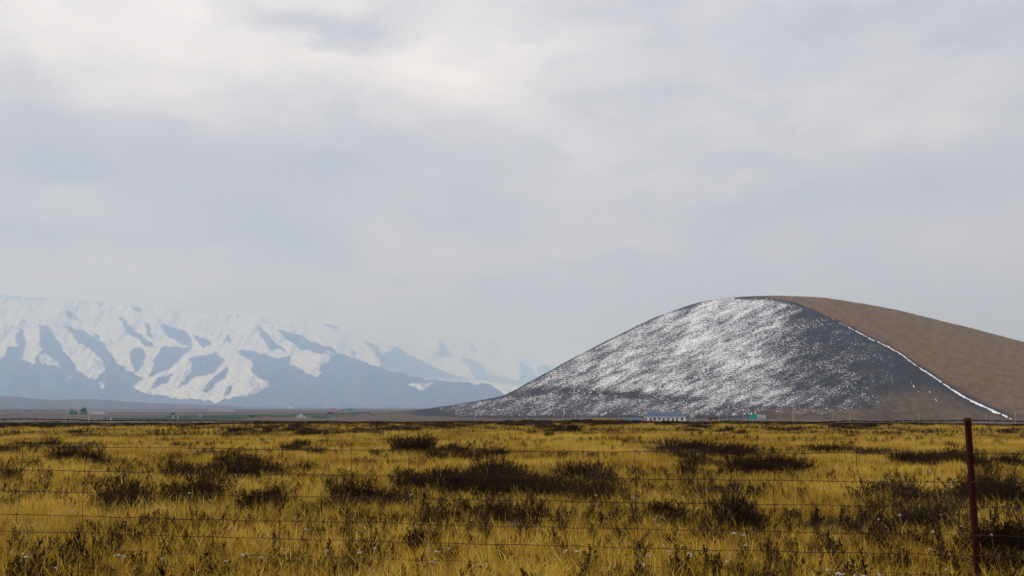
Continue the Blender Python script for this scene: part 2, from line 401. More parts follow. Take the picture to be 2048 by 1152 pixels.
Z7 = lambda pts: [(x * .27344, 570 + y * .27344) for x, y in pts]
Z8 = lambda pts: [(500 + x * .30273, 570 + y * .30273) for x, y in pts]
BARE1 = [
    Z7([(-1200, 760), (-700, 620), (-300, 560), (0, 530), (40, 515), (45, 460), (70, 440), (130, 440), (110, 370), (150, 310), (185, 400), (178, 470), (155, 540), (265, 585), (275, 545), (305, 470),
        (298, 400), (272, 280), (370, 315), (430, 430), (520, 560), (590, 640), (710, 697), (745, 650), (790, 605), (720, 520), (680, 480), (560, 420), (520, 345), (460, 285),
        (590, 325), (690, 400), (760, 430), (860, 570), (980, 655), (1050, 690), (960, 740), (1060, 792), (1240, 815), (1430, 835), (1570, 858), (1700, 828), (1850, 800), (1960, 740), (1970, 700),
        (1880, 680), (1850, 620), (1835, 550), (1760, 520), (1720, 490), (1830, 478), (2048, 540)]) +
    Z8([(200, 480), (270, 470), (260, 520), (330, 560), (400, 590), (440, 605), (480, 590), (445, 560), (520, 510), (535, 460), (580, 452), (720, 495), (870, 550), (1160, 620), (1600, 660), (1900, 900), (0, 1200), (-6000, 1200)]),
    Z7([(870, 235), (900, 245), (980, 330), (1140, 452), (1060, 440), (960, 370), (900, 310)]),
    Z7([(1055, 268), (1078, 275), (1110, 400), (1072, 340)]),
    Z7([(1160, 280), (1250, 310), (1360, 345), (1412, 456), (1320, 432), (1240, 385)]),
    Z7([(1390, 350), (1520, 405), (1540, 435), (1480, 446)]),
    Z7([(950, 500), (1010, 462), (1070, 480), (1055, 560), (990, 652)]),
    Z7([(1180, 450), (1300, 455), (1390, 462), (1330, 530), (1230, 610), (1080, 682), (1130, 560)]),
    Z7([(1380, 540), (1590, 495), (1640, 545), (1560, 640), (1400, 690), (1290, 750), (1400, 640)]),
    Z7([(1672, 598), (1650, 680), (1510, 790), (1470, 785), (1580, 660)]),
    Z7([(1725, 710), (1650, 810), (1630, 805), (1680, 740)]),
    Z7([(1150, 690), (1290, 632), (1210, 715), (1100, 762)]),
    Z7([(690, 395), (715, 355), (745, 370), (715, 410)]), Z7([(480, 180), (515, 210), (510, 250), (490, 230)]),
    Z7([(935, 140), (1050, 188), (1000, 185)]), Z7([(1650, 370), (1690, 365), (1690, 410), (1660, 410)]),
    Z7([(1510, 325), (1580, 378), (1550, 370)]),
    Z8([(35, 255), (70, 280), (190, 400), (235, 450), (110, 400), (60, 310)]),
    Z8([(165, 285), (300, 322), (450, 382), (535, 425), (450, 455), (350, 432), (290, 390)]),
    Z8([(530, 388), (545, 395), (580, 450), (525, 440)]), Z8([(740, 432), (760, 440), (790, 512), (722, 500)])]
SNOW1 = [Z7([(330, 490), (440, 580), (432, 600), (300, 590), (288, 530)]), Z7([(700, 725), (775, 700), (760, 760), (720, 790), (785, 780), (745, 803)]),
         Z7([(470, 690), (540, 655), (510, 695)]), Z7([(10, 720), (38, 722), (25, 738)]), Z7([(455, 768), (485, 765), (470, 780)]), Z7([(1880, 720), (1960, 700), (1900, 780), (1860, 770)]),
         Z8([(1050, 660), (1220, 640), (1130, 705)]), Z8([(950, 620), (975, 640), (960, 650)])]
def snow_main(PX, PY, T):
    wx = PX + 7 * (fbm(PX / 14, PY / 14, 4, 21) - .5) * 2; wy = PY + 5 * (fbm(PX / 14 + 50, PY / 14, 4, 31) - .5) * 2
    s = np.ones_like(PX)
    for p in BARE1: s[inpoly(wx, wy, p)] = 0
    for p in SNOW1: s[inpoly(wx, wy, p)] = .8
    s = blur(s, 2)
    return s * .64 + .08
def rmain(PX, PY, T):
    g = 16500 + 11500 * np.clip((812 - PY) / 215, 0, 1) ** .8
    return g + 1500 * (fbm(PX / 45 + PY / 60, PY / 90 - PX / 160, 4, 3) - .5) + 700 * (np.abs(fbm(PX / 16 + PY / 30, PY / 44 - PX / 70, 4, 13) - .5)) - 900 * np.exp(-((PX - 430) / 120) ** 2 - ((PY - 760) / 60) ** 2)
mm1 = mat_mountain('near range rock and snow', (.035, .036, .040), (.070, .066, .062))
crest1 = [(-900, 660), (-500, 622), (-200, 600), (0, 590), (120, 598), (250, 609), (380, 624), (480, 632), (540, 641), (600, 659), (650, 684), (676, 705), (720, 719), (763, 735), (851, 757), (954, 764), (1015, 778), (1060, 790), (1200, 812), (1300, 822)]
slope_sheet('mountain_range', -900, 1300, 1.6, crest1, 824, rmain, 210, mm1, {'snow': snow_main}, (8000, 0), 4.0, -12)

BARE2 = [Z8([(770, 372), (800, 385), (880, 470), (985, 415), (1170, 520), (1290, 578), (1480, 640), (1480, 900), (500, 900), (500, 640), (860, 545), (870, 500)]), Z8([(680, 420), (700, 440), (675, 480)]), Z8([(460, 240), (620, 300), (560, 285)])]
SNOW2 = [Z8([(980, 440), (1110, 510), (1040, 500)])]
def snow2(PX, PY, T):
    wx = PX + 6 * (fbm(PX / 12, PY / 12, 4, 41) - .5) * 2; wy = PY + 4 * (fbm(PX / 12 + 50, PY / 12, 4, 51) - .5) * 2
    s = np.ones_like(PX)
    for p in BARE2: s[inpoly(wx, wy, p)] = 0
    for p in SNOW2: s[inpoly(wx, wy, p)] = .8
    return blur(s, 1) * .64 + .08
crest2 = [(380, 640), (480, 628), (560, 632), (640, 645), (712, 661), (760, 680), (797, 695), (854, 726), (890, 744), (948, 760), (1060, 776), (1200, 800)]
slope_sheet('mountain_range', 380, 1200, 2, crest2, 822, lambda PX, PY, T: 27000 + 6500 * T + 1300 * (fbm(PX / 40, PY / 60, 4, 9) - .5), 110, mm1, {'snow': snow2}, (6000, 0), 2.4, -12)
BARE3 = [Z8([(1410, 478), (1500, 505), (1570, 600), (1820, 640), (1820, 900), (1300, 900), (1480, 640), (1490, 610)]), Z8([(1790, 510), (1835, 530), (1880, 600), (1810, 625)]), Z8([(1900, 545), (1960, 530), (2000, 556), (1980, 600), (1910, 590)]),
         Z8([(1250, 375), (1330, 470), (1250, 460)]), Z8([(1460, 400), (1500, 435), (1470, 435)]), Z8([(1810, 600), (2200, 640), (2200, 900), (1700, 900)])]
def snow3(PX, PY, T):
    wx = PX + 6 * (fbm(PX / 12, PY / 12, 4, 61) - .5) * 2; wy = PY + 4 * (fbm(PX / 12 + 50, PY / 12, 4, 71) - .5) * 2
    s = np.ones_like(PX)
    for p in BARE3: s[inpoly(wx, wy, p)] = 0
    return blur(s, 1) * .64 + .08
crest3 = [(700, 690), (800, 684), (870, 676), (930, 664), (1000, 684), (1045, 700), (1075, 716), (1093, 729), (1130, 726), (1180, 700), (1260, 690), (1400, 720)]
slope_sheet('mountain_range', 700, 1400, 2, crest3, 822, lambda PX, PY, T: 36000 + 4500 * T + 1100 * (fbm(PX / 40, PY / 60, 4, 19) - .5), 90, mm1, {'snow': snow3}, (3500, 0), 1.2, -12)

mm0 = mat_mountain('low foothill steppe', (.058, .044, .036), (.105, .078, .055))
crest0 = [(-900, 786), (-300, 794), (-60, 790), (40, 794), (100, 800), (170, 798), (235, 801), (300, 806), (360, 808), (430, 810), (500, 814), (570, 818), (640, 821), (760, 822)]
slope_sheet('foothill', -900, 760, 3, crest0, 825, lambda PX, PY, T: 6200 + 2300 * T + 400 * (fbm(PX / 40, PY / 12, 3, 29) - .5), 26, mm0, {'snow': lambda PX, PY, T: PX * 0 - 3.0}, (900, 0), .8, -12)

# the dome-shaped hill with the dry ridge behind its gully
crestH = [(560, 838.5), (640, 832.5), (720, 827.5), (780, 825), (850, 818), (905, 810), (955, 802), (1005, 792), (1028, 781), (1052, 767), (1102, 740), (1150, 714), (1196, 690), (1250, 663), (1311, 634), (1358, 617), (1400, 604), (1440, 597), (1480, 593.5), (1542, 591), (1600, 592.5), (1653, 595.5), (1732, 608), (1790, 619), (1843, 632), (1938, 655), (2048, 684), (2200, 722), (2400, 772), (2600, 810), (2800, 828), (2900, 838)]
GUL = [(1470, 594), (1540, 597), (1590, 606), (1630, 622), (1665, 639), (1700, 656), (1740, 677), (1775, 693), (1800, 707), (1830, 730), (1860, 748), (1890, 770), (1920, 789), (1960, 810), (2000, 828), (2026, 840), (2060, 860)]
gxs = np.array([g[0] for g in GUL], float); gys = np.array([g[1] for g in GUL], float)
def gdist(PX, PY):                        # signed pixel-like distance, positive on the dry ridge side
    gy = np.interp(PX, gxs, gys, left=560, right=900)
    return (gy - PY) * .80
def rhill(PX, PY, T):
    hpx = np.interp(PX, [c[0] for c in crestH], [c[1] for c in crestH])
    H = np.clip((820 - hpx) / 229, 0.001, 1)
    rc = 1750.0
    yb = 800 - 0 * PX                       # foot of the steep part
    depth = 650 * H ** .55
    up = np.clip((yb - PY) / np.maximum(yb - hpx, 1), 0, 1)
    steep = rc - depth + depth * (1 - np.sqrt(np.clip(1 - up ** 1.6, 0, 1))) * .55 + depth * .45 * up
    apron = 830 + (rc - depth - 830) * np.clip((842 - PY) / 42, 0, 1) ** 1.6
    r = np.where(PY < yb, steep, apron)
    lowc = smooth(795, 812, hpx)
    r = r * (1 - lowc) + lowc * (830 + 650 * T)
    g = gdist(PX, PY)
    r = r + 34 * np.exp(-(g / 16) ** 2) * smooth(600, 660, PY) * smooth(1560, 1640, PX)
    r = r + 20 * (fbm(PX / 60, PY / 40, 4, 77) - .5)
    for _ in range(260): r[:, 1:-1] = (r[:, :-2] + 2 * r[:, 1:-1] + r[:, 2:]) / 4
    return r
def hill_snow(PX, PY, T):
    hpx = np.interp(PX, [c[0] for c in crestH], [c[1] for c in crestH])
    right = np.interp(PY, [590, 605, 625, 660, 700, 740, 780, 815], [1610, 1610, 1600, 1600, 1610, 1640, 1650, 1620])
    w = np.interp(PY, [590, 620, 700, 800], [60, 110, 230, 300])
    s = .43 * (1 - smooth(0, 1, (PX - right + w * .6) / w)) + .15
    s = s * (1 - .45 * (1 - smooth(1, 6, PY - hpx)) * (1 - smooth(1380, 1460, PX)))                     # dark skyline rim on the left
    s = s + .08 * smooth(1330, 1430, PX) * (1 - smooth(1480, 1560, PX)) * (1 - smooth(700, 760, PY))
    band = np.interp(PX, [950, 1040, 1120, 1250, 1400, 1480, 1600], [800, 788, 783, 790, 803, 812, 822])
    bw = np.interp(PX, [950, 1100, 1300, 1500], [6, 11, 9, 6])
    wob = 9 * (fbm(PX / 40, PY / 25, 3, 66) - .5); s = s - (.44 - .30 * smooth(1250, 1480, PX)) * np.exp(-((PY + wob - band) / bw) ** 2)
    below = smooth(band + 2, band + 9, PY)
    ap = .46 * smooth(830, 960, PX) * (1 - smooth(1440, 1560, PX)) * (1 - smooth(828, 835, PY))
    s = s * (1 - below) + (ap - .05) * below
    left = 1 - smooth(1010, 1150, PX); s = np.where(PY < band, s - .12 * left, s) + .12 * (fbm(PX / 70, PY / 35, 3, 55) - .5)
    s = s - .06 * smooth(1700, 1800, PX) * (1 - below) - .6 * smooth(1780, 1880, PX)
    s = s - .8 * smooth(-6, 3, gdist(PX, PY))
    return s
def hill_brown(PX, PY, T):
    g = gdist(PX, PY)
    b = smooth(-3, 5, g) * (.95 - .28 * smooth(680, 830, PY))
    below_gully = .55 * smooth(1690, 1800, PX) * smooth(740, 800, PY) * (1 - smooth(-12, -3, g))  # browner turf on the low right slope below the gully
    low = .50 * smooth(806, 822, PY) * smooth(1430, 1560, PX) * (1 - smooth(-3, 5, g))
    lft = .55 * (1 - smooth(780, 900, PX)) + .25 * (1 - smooth(1000, 1300, PX)) * 0
    patch = .35 * (fbm(PX / 50, PY / 40, 3, 91) - .45) * (g < 0) * smooth(1560, 1700, PX)
    edge = .35 * np.exp(-((g - 2) / 7) ** 2) * smooth(1640, 1720, PX)
    return np.clip(np.maximum.reduce([b, below_gully, low, lft]) + patch - edge, 0, 1)
hill, HS = slope_sheet('hill', 560, 2900, 2.0, crestH, 842, rhill, 190, mat_hill(), {'snow': hill_snow, 'brown': hill_brown}, (700, 0), .9, -9)
hpx_, ht_, hX, hY, hZ, hPY = HS
def hill_point(px, py, lift=1.2):
    i = int(np.clip((px - hpx_[0]) / 2.0, 0, len(hpx_) - 1)); col = hPY[i]
    j = np.interp(py, col[::-1], np.arange(len(col))[::-1])
    p = np.array([np.interp(j, np.arange(len(col)), a[i]) for a in (hX, hY, hZ)])
    n = -p / np.linalg.norm(p); n[2] += .8
    return p + lift * n
def drift(pts, widths, name, seed):
    """a bank of old snow lying in the gully: an uneven ribbon with a rounded back"""
    q = []; w = []
    for i in range(len(pts) - 1):
        n = max(2, int(math.dist(pts[i], pts[i + 1]) / 3))
        for k in range(n):
            f = k / n; q.append((pts[i][0] + (pts[i + 1][0] - pts[i][0]) * f, pts[i][1] + (pts[i + 1][1] - pts[i][1]) * f)); w.append(widths[i] + (widths[i + 1] - widths[i]) * f)
    q.append(pts[-1]); w.append(widths[-1]); V = []; Fc = []; m = len(q); WW = []
    for i, (x, y) in enumerate(q):
        s0 = float(fbm(np.array(i * .33 + seed), np.array(.5), 3, seed)) - .5; s1 = float(fbm(np.array(i * .8 + seed), np.array(7.5), 3, seed + 4))
        ww = max(.06, w[i] * .68 * (3.2 * (s1 - .5) + .95)); y += s0 * 5; WW.append(ww)
        a, b = q[max(i - 1, 0)], q[min(i + 1, m - 1)]; tx, ty = b[0] - a[0], b[1] - a[1]; tl = math.hypot(tx, ty) or 1; nx, ny = -ty / tl, tx / tl
        for o, lf in ((-.5, .2), (-.25, 1.0), (.25, 1.0), (.5, .2)):
            V.append(tuple(hill_point(x + nx * ww * o, y + ny * ww * o, lf * .9)))
    for i in range(m - 1):
        if WW[i] < .55 and i % 7: continue
        for k in range(3):
            a = i * 4 + k; Fc.append((a, a + 1, a + 5, a + 4))
    o = link(name, pymesh(name, V, Fc, MT['snow'], True), None, hill); return o
G2 = [g for g in GUL if 1660 <= g[0] <= 2026]
drift(G2, [.5, 1.1, 1.5, 1.9, 2.2, 1.9, 2.4, 3.0, 4.0, 3.8, 4.4, 3.6, 2.4], 'snow_drift', 3)
drift([(1823, 765), (1828, 773), (1832, 778), (1842, 786)], [.2, 1.3, .2, 1.0], 'snow_drift', 17)
drift([(1860, 783), (1862, 791), (1868, 797), (1875, 803)], [.2, .9, .3, 2.6], 'snow_drift', 23)

# ------------------------------------------------------------------ haze
def haze():
    b = MB().box(-52000, 52000, -50000, 52000, -16, 3900)
    k = Mat('pale cold air'); v = k.n('ShaderNodeVolumePrincipled')
    v.inputs['Color'].default_value = (.37, .59, 1.0, 1); v.inputs['Density'].default_value = 9.6e-5
    v.inputs['Absorption Color'].default_value = (.75, .75, .75, 1); v.inputs['Anisotropy'].default_value = .2
    k.l(v.outputs[0], k.out.inputs['Volume'])
    o = b.build('haze', k.m); tag(o, 'pale blue haze over the plain', None, None, 'stuff')
haze()

# ================================================================== far things on the plain
def face_rz(px): return -math.atan((px - 1024) / F)            # a front that looks back to the viewpoint
def spot(px, d):
    x, y, _ = at(px, 815, d); return (x, y, gz(x, y))

# --- long white house with a blue hipped roof
def long_house():
    d = 620; px = 1329.5; loc = spot(px, d); h = thing('farm_building', loc, 'long white single-storey building with blue hipped roof at the foot of the hill', 'building', None, face_rz(px))
    k = d / F; L = 84 * k / 2; dp = 8.0; hw = zat(832.5, d) - loc[2]; hr = zat(824.5, d) - loc[2]
    wl = MB().box(-L + .5, L - .5, 0, dp, -.5, hw).build('wall', MT['white'], h)
    e = .5; rf = MB(); z0 = hw + .02; z1 = hr; rx = L - 5.4; ym = dp / 2
    c = [(-L - .1, -e, z0), (L + .1, -e, z0), (L + .1, dp + e, z0), (-L - .1, dp + e, z0), (-rx, ym, z1), (rx, ym, z1)]
    b = len(rf.v); rf.v += c; rf.f += [(0, 1, 5, 4), (1, 2, 5), (2, 3, 4, 5), (3, 0, 4), (3, 2, 1, 0)]
    roof = rf.build('roof', MT['bluero'], h)
    MB().box(-L - .15, L + .15, -e - .12, -e, z0 - .22, z0 + .03).build('gutter', MT['steel'], roof)
    for i in range(9): 
        x = -rx + 2 * rx * i / 8; MB().tube([(x, -e, z0 + .03), (x, ym, z1 + .03)], .05, 4).build('roof_seam', MT['bluero'], roof)
    dm = MB().box(-.5, .5, -.12, .05, 0, 2.6).mesh('door', MT['dark']); fm = MB().box(-.6, .6, -.06, .04, 0, 2.7).mesh('door_frame', MT['greyp'])
    for zx in (1173, 1240, 1415, 1473, 1536, 1590):
        x = ((1120 + zx * .14648) - px) * k; o = link('door', dm, None, h); o.location = (x, 0, .1); f = link('door_frame', fm, None, o)
    wm = MB().box(-.62, .62, -.1, .05, 0, 1.3).mesh('window', MT['dark']); sm = MB().box(-.75, .75, -.22, .05, -.14, -.02).mesh('window_sill', MT['greyp'])
    for zx in (1293, 1355, 1655):
        x = ((1120 + zx * .14648) - px) * k; o = link('window', wm, None, h); o.location = (x, 0, hw - 2.2); q = link('window_sill', sm, None, o)
    MB().box(-.3, .3, ym - 1.6, ym - 1.0, z1 - .9, z1 + .7).build('chimney', MT['rose'], h).location = (2.5, 0, 0)
long_house()
def small_house(px0, px1, ytop, yeave, d, wall, roofm, label, nwin, flat=False):
    px = (px0 + px1) / 2; loc = spot(px, d); k = d / F; L = (px1 - px0) * k / 2; h = thing('farm_building', loc, label, 'building', None, face_rz(px))
    hw = zat(yeave, d) - loc[2]; hr = zat(ytop, d) - loc[2]; dp = 6.0
    MB().box(-L + .3, L - .3, 0, dp, -.5, hw).build('wall', wall, h)
    if flat: MB().box(-L, L, -.25, dp + .25, hw + .002, hr).build('roof', roofm, h)
    else:
        rf = MB(); rx = L * .62; rf.v += [(-L, -.4, hw), (L, -.4, hw), (L, dp + .4, hw), (-L, dp + .4, hw), (-rx, dp / 2, hr), (rx, dp / 2, hr)]; rf.f += [(0, 1, 5, 4), (1, 2, 5), (2, 3, 4, 5), (3, 0, 4), (3, 2, 1, 0)]
        rf.build('roof', roofm, h)
    for i in range(nwin):
        x = -L + 2 * L * (i + .5) / nwin; w = MB().box(-.55, .55, -.08, .05, 0, 1.2).build('window', MT['dark'], h); w.location = (x, 0, max(.3, hw - 1.9))
        q = MB().box(-.65, .65, -.16, .05, -.12, -.02).build('window_sill', MT['greyp'], w)
    return h
small_house(1253, 1284, 835.3, 840, 640, MT['white'], MT['bluero'], 'low building with dull blue roof just left of the long white building', 4)
small_house(1416, 1437, 835, 837.5, 700, MT['yellow'], MT['lorrydark'], 'tiny yellow house with dark roof between the long building and the teal board', 2, True)
y = small_house(1185, 1231, 837, 837.4, 600, MT['yellow'], MT['yellow'], 'long low ochre walled yard building left of the white building', 0, True)
w0 = small_house(577, 586, 812, 813.5, 5200, MT['white'], MT['greyp'], 'tiny white house far off at the foot of the snowy mountains', 2, True); w0.location.z = zat(817, 5200)

# --- poles
POLES = [  # px, top y, distance, kind, label
    (951, 827, 560, 'lamp', 'lone pale pole at the left foot of the dome hill'),
    (1054, 830, 640, 'pole', 'pale pole midway between the lone pole and the pole cluster'),
    (1126, 827, 600, 'lamp', 'leftmost pole of the cluster left of the ochre building'),
    (1142, 832, 620, 'pole', 'short pole beside the tallest one in the cluster'),
    (1150, 817, 560, 'util', 'tallest pole of the cluster left of the ochre building'),
    (1163, 828, 600, 'lamp', 'pole just right of the tallest one in the left cluster'),
    (1174, 835, 640, 'pole', 'shortest pole just left of the ochre building'),
    (1237, 828, 600, 'pole', 'pole at the right end of the ochre building'),
    (1247, 830, 610, 'pole', 'pole just left of the low blue-roofed building'),
    (1412, 829, 600, 'lamp', 'pole between the long white building and the tiny yellow house'),
    (1438, 827, 620, 'pole', 'pole right beside the tiny yellow house'),
    (1454, 827, 640, 'pole', 'lone thin pole between the yellow house and the lamp pair'),
    (1487, 822, 560, 'lamp', 'left lamp pole of the pair beside the teal board'),
    (1490.6, 824, 580, 'lamp', 'right lamp pole of the pair beside the teal board'),
    (1586, 809, 470, 'util', 'tallest utility pole standing alone right of the teal and grey board'),
    (1664, 822, 560, 'pole', 'thin pole first to the right of the tallest lone utility pole'),
    (1699, 826, 640, 'pole', 'thin pole second to the right of the tallest lone utility pole'),
    (1837, 826, 640, 'pole', 'thin pole left of the red fence post under the brown ridge'),
    (1971, 826, 620, 'pole', 'thin pole just right of the red fence post'),
    (2030, 824, 600, 'pole', 'thin pole at the far right below the snow filled gully')]
for px, yt, d, kind, lab in POLES:
    loc = spot(px, d); H = zat(yt, d) - loc[2]; t = thing('utility_pole', loc, lab, 'pole', 'pale poles below the hill', face_rz(px))
    r = .22 if kind == 'util' else .15
    MB().tube([(0, 0, -.5), (0, 0, H)], [r, r * .62], 8).build('shaft', MT['conc'], t)
    if kind == 'util':
        MB().box(-1.1, 1.1, -.1, .1, H - .9, H - .72).build('cross_arm', MT['steel'], t)
        for x in (-.95, 0.35, .95): MB().tube([(x, 0, H - .72), (x, 0, H - .42)], [.09, .05], 6).build('insulator', MT['white'], t)
    elif kind == 'lamp':
        MB().tube([(0, 0, H - .1), (.35, 0, H + .15), (1.1, 0, H + .25)], .07, 6).build('arm', MT['steel'], t)
        MB().box(.9, 1.7, -.16, .16, H + .16, H + .32).build('lamp_head', MT['white'], t)
def h_frame():
    d = 560; loc = spot(1385, d); t = thing('twin_utility_pole', loc, 'twin-pole utility frame with cross bar right of the white building', 'pole', None, face_rz(1385)); k = d / F
    H = zat(812, d) - loc[2]; hb = zat(835.5, d) - loc[2]
    for s in (-1, 1): MB().tube([(s * 4.2 * k, 0, -.5), (s * 4.2 * k, 0, H)], [.2, .13], 8).build('shaft', MT['conc'], t)
    MB().box(-4.2 * k, 4.2 * k, -.09, .09, hb, hb + .3).build('cross_bar', MT['steel'], t)
    MB().box(-5 * k, 5 * k, -.09, .09, H - 1.2, H - 1.0).build('cross_arm', MT['steel'], t)
    MB().box(-1, 1, -.5, .5, hb + .32, hb + 1.7).build('transformer', MT['greyp'], t)
h_frame()

# --- teal and grey board on legs
def board():
    d = 560; px = 1513.7; loc = spot(px, d); k = d / F; t = thing('billboard', loc, 'wide board on legs, teal left half and pale grey right half', 'billboard', None, face_rz(px))
    z0 = zat(836.5, d) - loc[2]; z1 = zat(829, d) - loc[2]
    for i in range(4):
        x0 = (-16.3 + i * 8.15) * k; p = MB().box(x0 + .03, x0 + 8.15 * k - .03, -.1, .1, z0, z1).build('panel', MT['teal'] if i < 2 else MT['greyp'], t)
    for x in (-13, -8, -3, 1, 5.5, 9, 13): MB().box(x * k - .1, x * k + .1, .12, .32, -.5, z1 - .2).build('leg', MT['steel'], t)
    MB().box(-16.3 * k, 16.3 * k, .33, .45, z0 + .6, z0 + .75).build('rail', MT['steel'], t)
board()

# --- motorway signs
def gantry():
    d = 520; px = 156; loc = spot(px, d); k = d / F; rz = face_rz(px); t = thing('sign_gantry', loc, 'motorway gantry carrying two green signs, the taller with a maroon panel', 'gantry', None, rz)
    X = lambda p: (p - px) * k; Zz = lambda y_: zat(y_, d, px) - loc[2]
    for p in (136.8, 175): MB().tube([(X(p), .3, -.5), (X(p), .3, Zz(820.5))], .16, 8).build('post', MT['steel'], t)
    for yy in (822.3, 825.6): MB().box(X(136.8), X(180), .22, .42, Zz(yy) - .1, Zz(yy) + .1).build('beam', MT['steel'], t)
    for i in range(10):
        a, b = X(137 + i * 3.9), X(137 + (i + 1) * 3.9); z0, z1 = Zz(825.6), Zz(822.3)
        MB().tube([(a, .32, z0 if i % 2 else z1), (b, .32, z1 if i % 2 else z0)], .05, 4).build('brace', MT['steel'], t)
    def plate(p0, p1, y0, y1, m, par, yy=-.02): return MB().box(X(p0), X(p1), yy, yy + .12, Zz(y1), Zz(y0)).build('panel', m, par)
    s1 = plate(143.2, 155.2, 822, 828.8, MT['green'], t); s2 = plate(160.8, 170.6, 818, 828.6, MT['green'], t); s3 = plate(164, 169, 815.3, 817.9, MT['green'], t); s0 = plate(144, 147.8, 818.5, 820.9, MT['green'], t)
    plate(163.4, 168.2, 819.4, 821.6, MT['maroon'], s2, -.05)
    def marks(par, p0, p1, y_, n):
        for i in range(n):
            a = p0 + (p1 - p0) * i / n; w = (p1 - p0) / n * .6; MB().box(X(a), X(a + w), -.05, -.021, Zz(y_ + .45), Zz(y_ - .45)).build('mark', MT['white'], par)
    marks(s1, 144.8, 154.5, 824, 5); marks(s1, 148.2, 150.2, 827, 1); marks(s2, 161.8, 170, 824.2, 4); marks(s2, 165.2, 167.6, 826.6, 1)
    # empty gantry behind it
    d2 = 560; loc = spot(197, d2); t2 = thing('sign_gantry', loc, 'pale gantry with blank grey boards right of the green motorway signs', 'gantry', None, face_rz(197)); k2 = d2 / F
    X2 = lambda p: (p - 197) * k2; Z2 = lambda y_: zat(y_, d2, 197) - loc[2]
    for p in (182.5, 212.6): MB().tube([(X2(p), .3, -.5), (X2(p), .3, Z2(822))], .12, 8).build('post', MT['steel'], t2)
    for yy in (822.6, 825.4): MB().box(X2(176), X2(212.6), .2, .4, Z2(yy) - .09, Z2(yy) + .09).build('beam', MT['steel'], t2)
    for a, b in ((181, 190), (190.4, 199), (199.6, 208.6)): MB().box(X2(a), X2(b), 0, .15, Z2(828.6), Z2(823.6)).build('panel', MT['blank'], t2)
gantry()
def road_sign(px, d, panels, label, legs=(0,), name='road_sign'):
    loc = spot(px, d); k = d / F; t = thing(name, loc, label, 'road sign', None, face_rz(px)); top = None
    for x0, x1, y0, y1, m in panels:
        z0 = zat(y1, d) - loc[2]; z1 = zat(y0, d) - loc[2]; MB().box((x0 - px) * k, (x1 - px) * k, -.12, 0, z0, z1).build('panel', MT[m], t); top = max(top or 0, z1)
    for l in legs: MB().tube([(l * k, .1, -.5), (l * k, .1, top - .1)], .1, 6).build('post', MT['steel'], t)
    return t
road_sign(346, 700, [(343, 349.5, 825, 829, 'green'), (345, 349, 829.6, 831.2, 'greyp'), (345.5, 348.5, 832.4, 834.4, 'white')], 'small green sign with white plates below it on one post', (.5,))
road_sign(356, 720, [(355, 358, 829.3, 834, 'greyp')], 'small pale plate on a post right of the green post sign')
road_sign(401, 740, [(399, 403.5, 828.2, 832.6, 'greyp')], 'pale round-looking plate between the green post sign and the green board')
road_sign(222, 640, [(220.6, 223.8, 835.6, 837.6, 'white'), (221, 223.2, 832.4, 835, 'rose')], 'small rose and white marker beside the pale gantry')
road_sign(505, 760, [(498.7, 511, 829.2, 834.2, 'green')], 'plain green board on two legs in front of the slip road', (-4, 4))
road_sign(782, 760, [(780.2, 784, 831.8, 836.5, 'teal')], 'small teal sign standing alone left of the dome hill')
road_sign(667, 1150, [(660, 672.5, 816.6, 821, 'rose')], 'faded rose board above the dark lorry', (3,))
road_sign(688, 1250, [(685.5, 690, 818.8, 820.6, 'lorrydark')], 'tiny dark plate left of the green overhead lettering board')
og = road_sign(702, 1200, [(695.8, 700, 817.2, 821, 'teal'), (700.4, 704.4, 817.2, 821, 'teal'), (705, 706.2, 817, 821, 'teal'), (707.2, 708.6, 817, 821, 'teal')], 'far green overhead board in segments above the guardrail', (-6, 6))
road_sign(733.5, 1200, [(732.3, 734.8, 820.4, 823.6, 'yellow')], 'tiny ochre plate right of the small dark car')
road_sign(772, 1250, [(770.3, 773.8, 819.6, 822.2, 'greyp')], 'tiny pale plate on the brown rise left of the hill')

# --- motorway on its low bank
def bank(name, line, width, mat, lift=.0):
    V = []; Fc = []; n = len(line)
    for i, (px, py, d) in enumerate(line):
        a = Vector(at(px, py, d)); b = Vector(at(*line[min(i + 1, n - 1)])) - Vector(at(*line[max(i - 1, 0)])); b.z = 0; b.normalize(); s = Vector((-b.y, b.x, 0))
        if s.y < 0: s = -s
        g = gz(a.x, a.y) - .4; hgt = max(.2, a.z - g); f = a - s * (hgt * 1.8 + .6); f.z = g; e = a + s * width; q = e + s * (hgt * 1.8 + .6); q.z = g
        V += [tuple(f), tuple(a + Vector((0, 0, lift))), tuple(e + Vector((0, 0, lift))), tuple(q)]
    for i in range(n - 1):
        for k in range(3): a = i * 4 + k; Fc.append((a, a + 4, a + 5, a + 1))
    o = link(name, pymesh(name, V, Fc, mat)); return tag(o, kind='structure')
def mat_bank():
    k = Mat('dry bank'); f = k.noise(k.pos(), .08, 6, .65); k.bsdf(k.ramp(f, [(.3, (.05, .04, .025)), (.55, (.13, .09, .045)), (.75, (.21, .145, .055))]), .95); return k.m
MT['bank'] = mat_bank()
near_line = [(120, 842.5, 690), (205, 839.6, 720), (290, 838.6, 735), (370, 838.2, 750), (430, 837.2, 790), (495, 836.4, 840)]
far_line = [(225, 835.6, 880), (330, 834.6, 900), (430, 833.6, 930), (513, 832.6, 960), (597, 831.6, 1000), (654, 830.2, 1060), (695, 828.6, 1120), (740, 826.8, 1180), (800, 825.5, 1260)]
bank('road_bank', far_line, 13, MT['bank']); bank('road_bank', near_line, 9, MT['bank'])
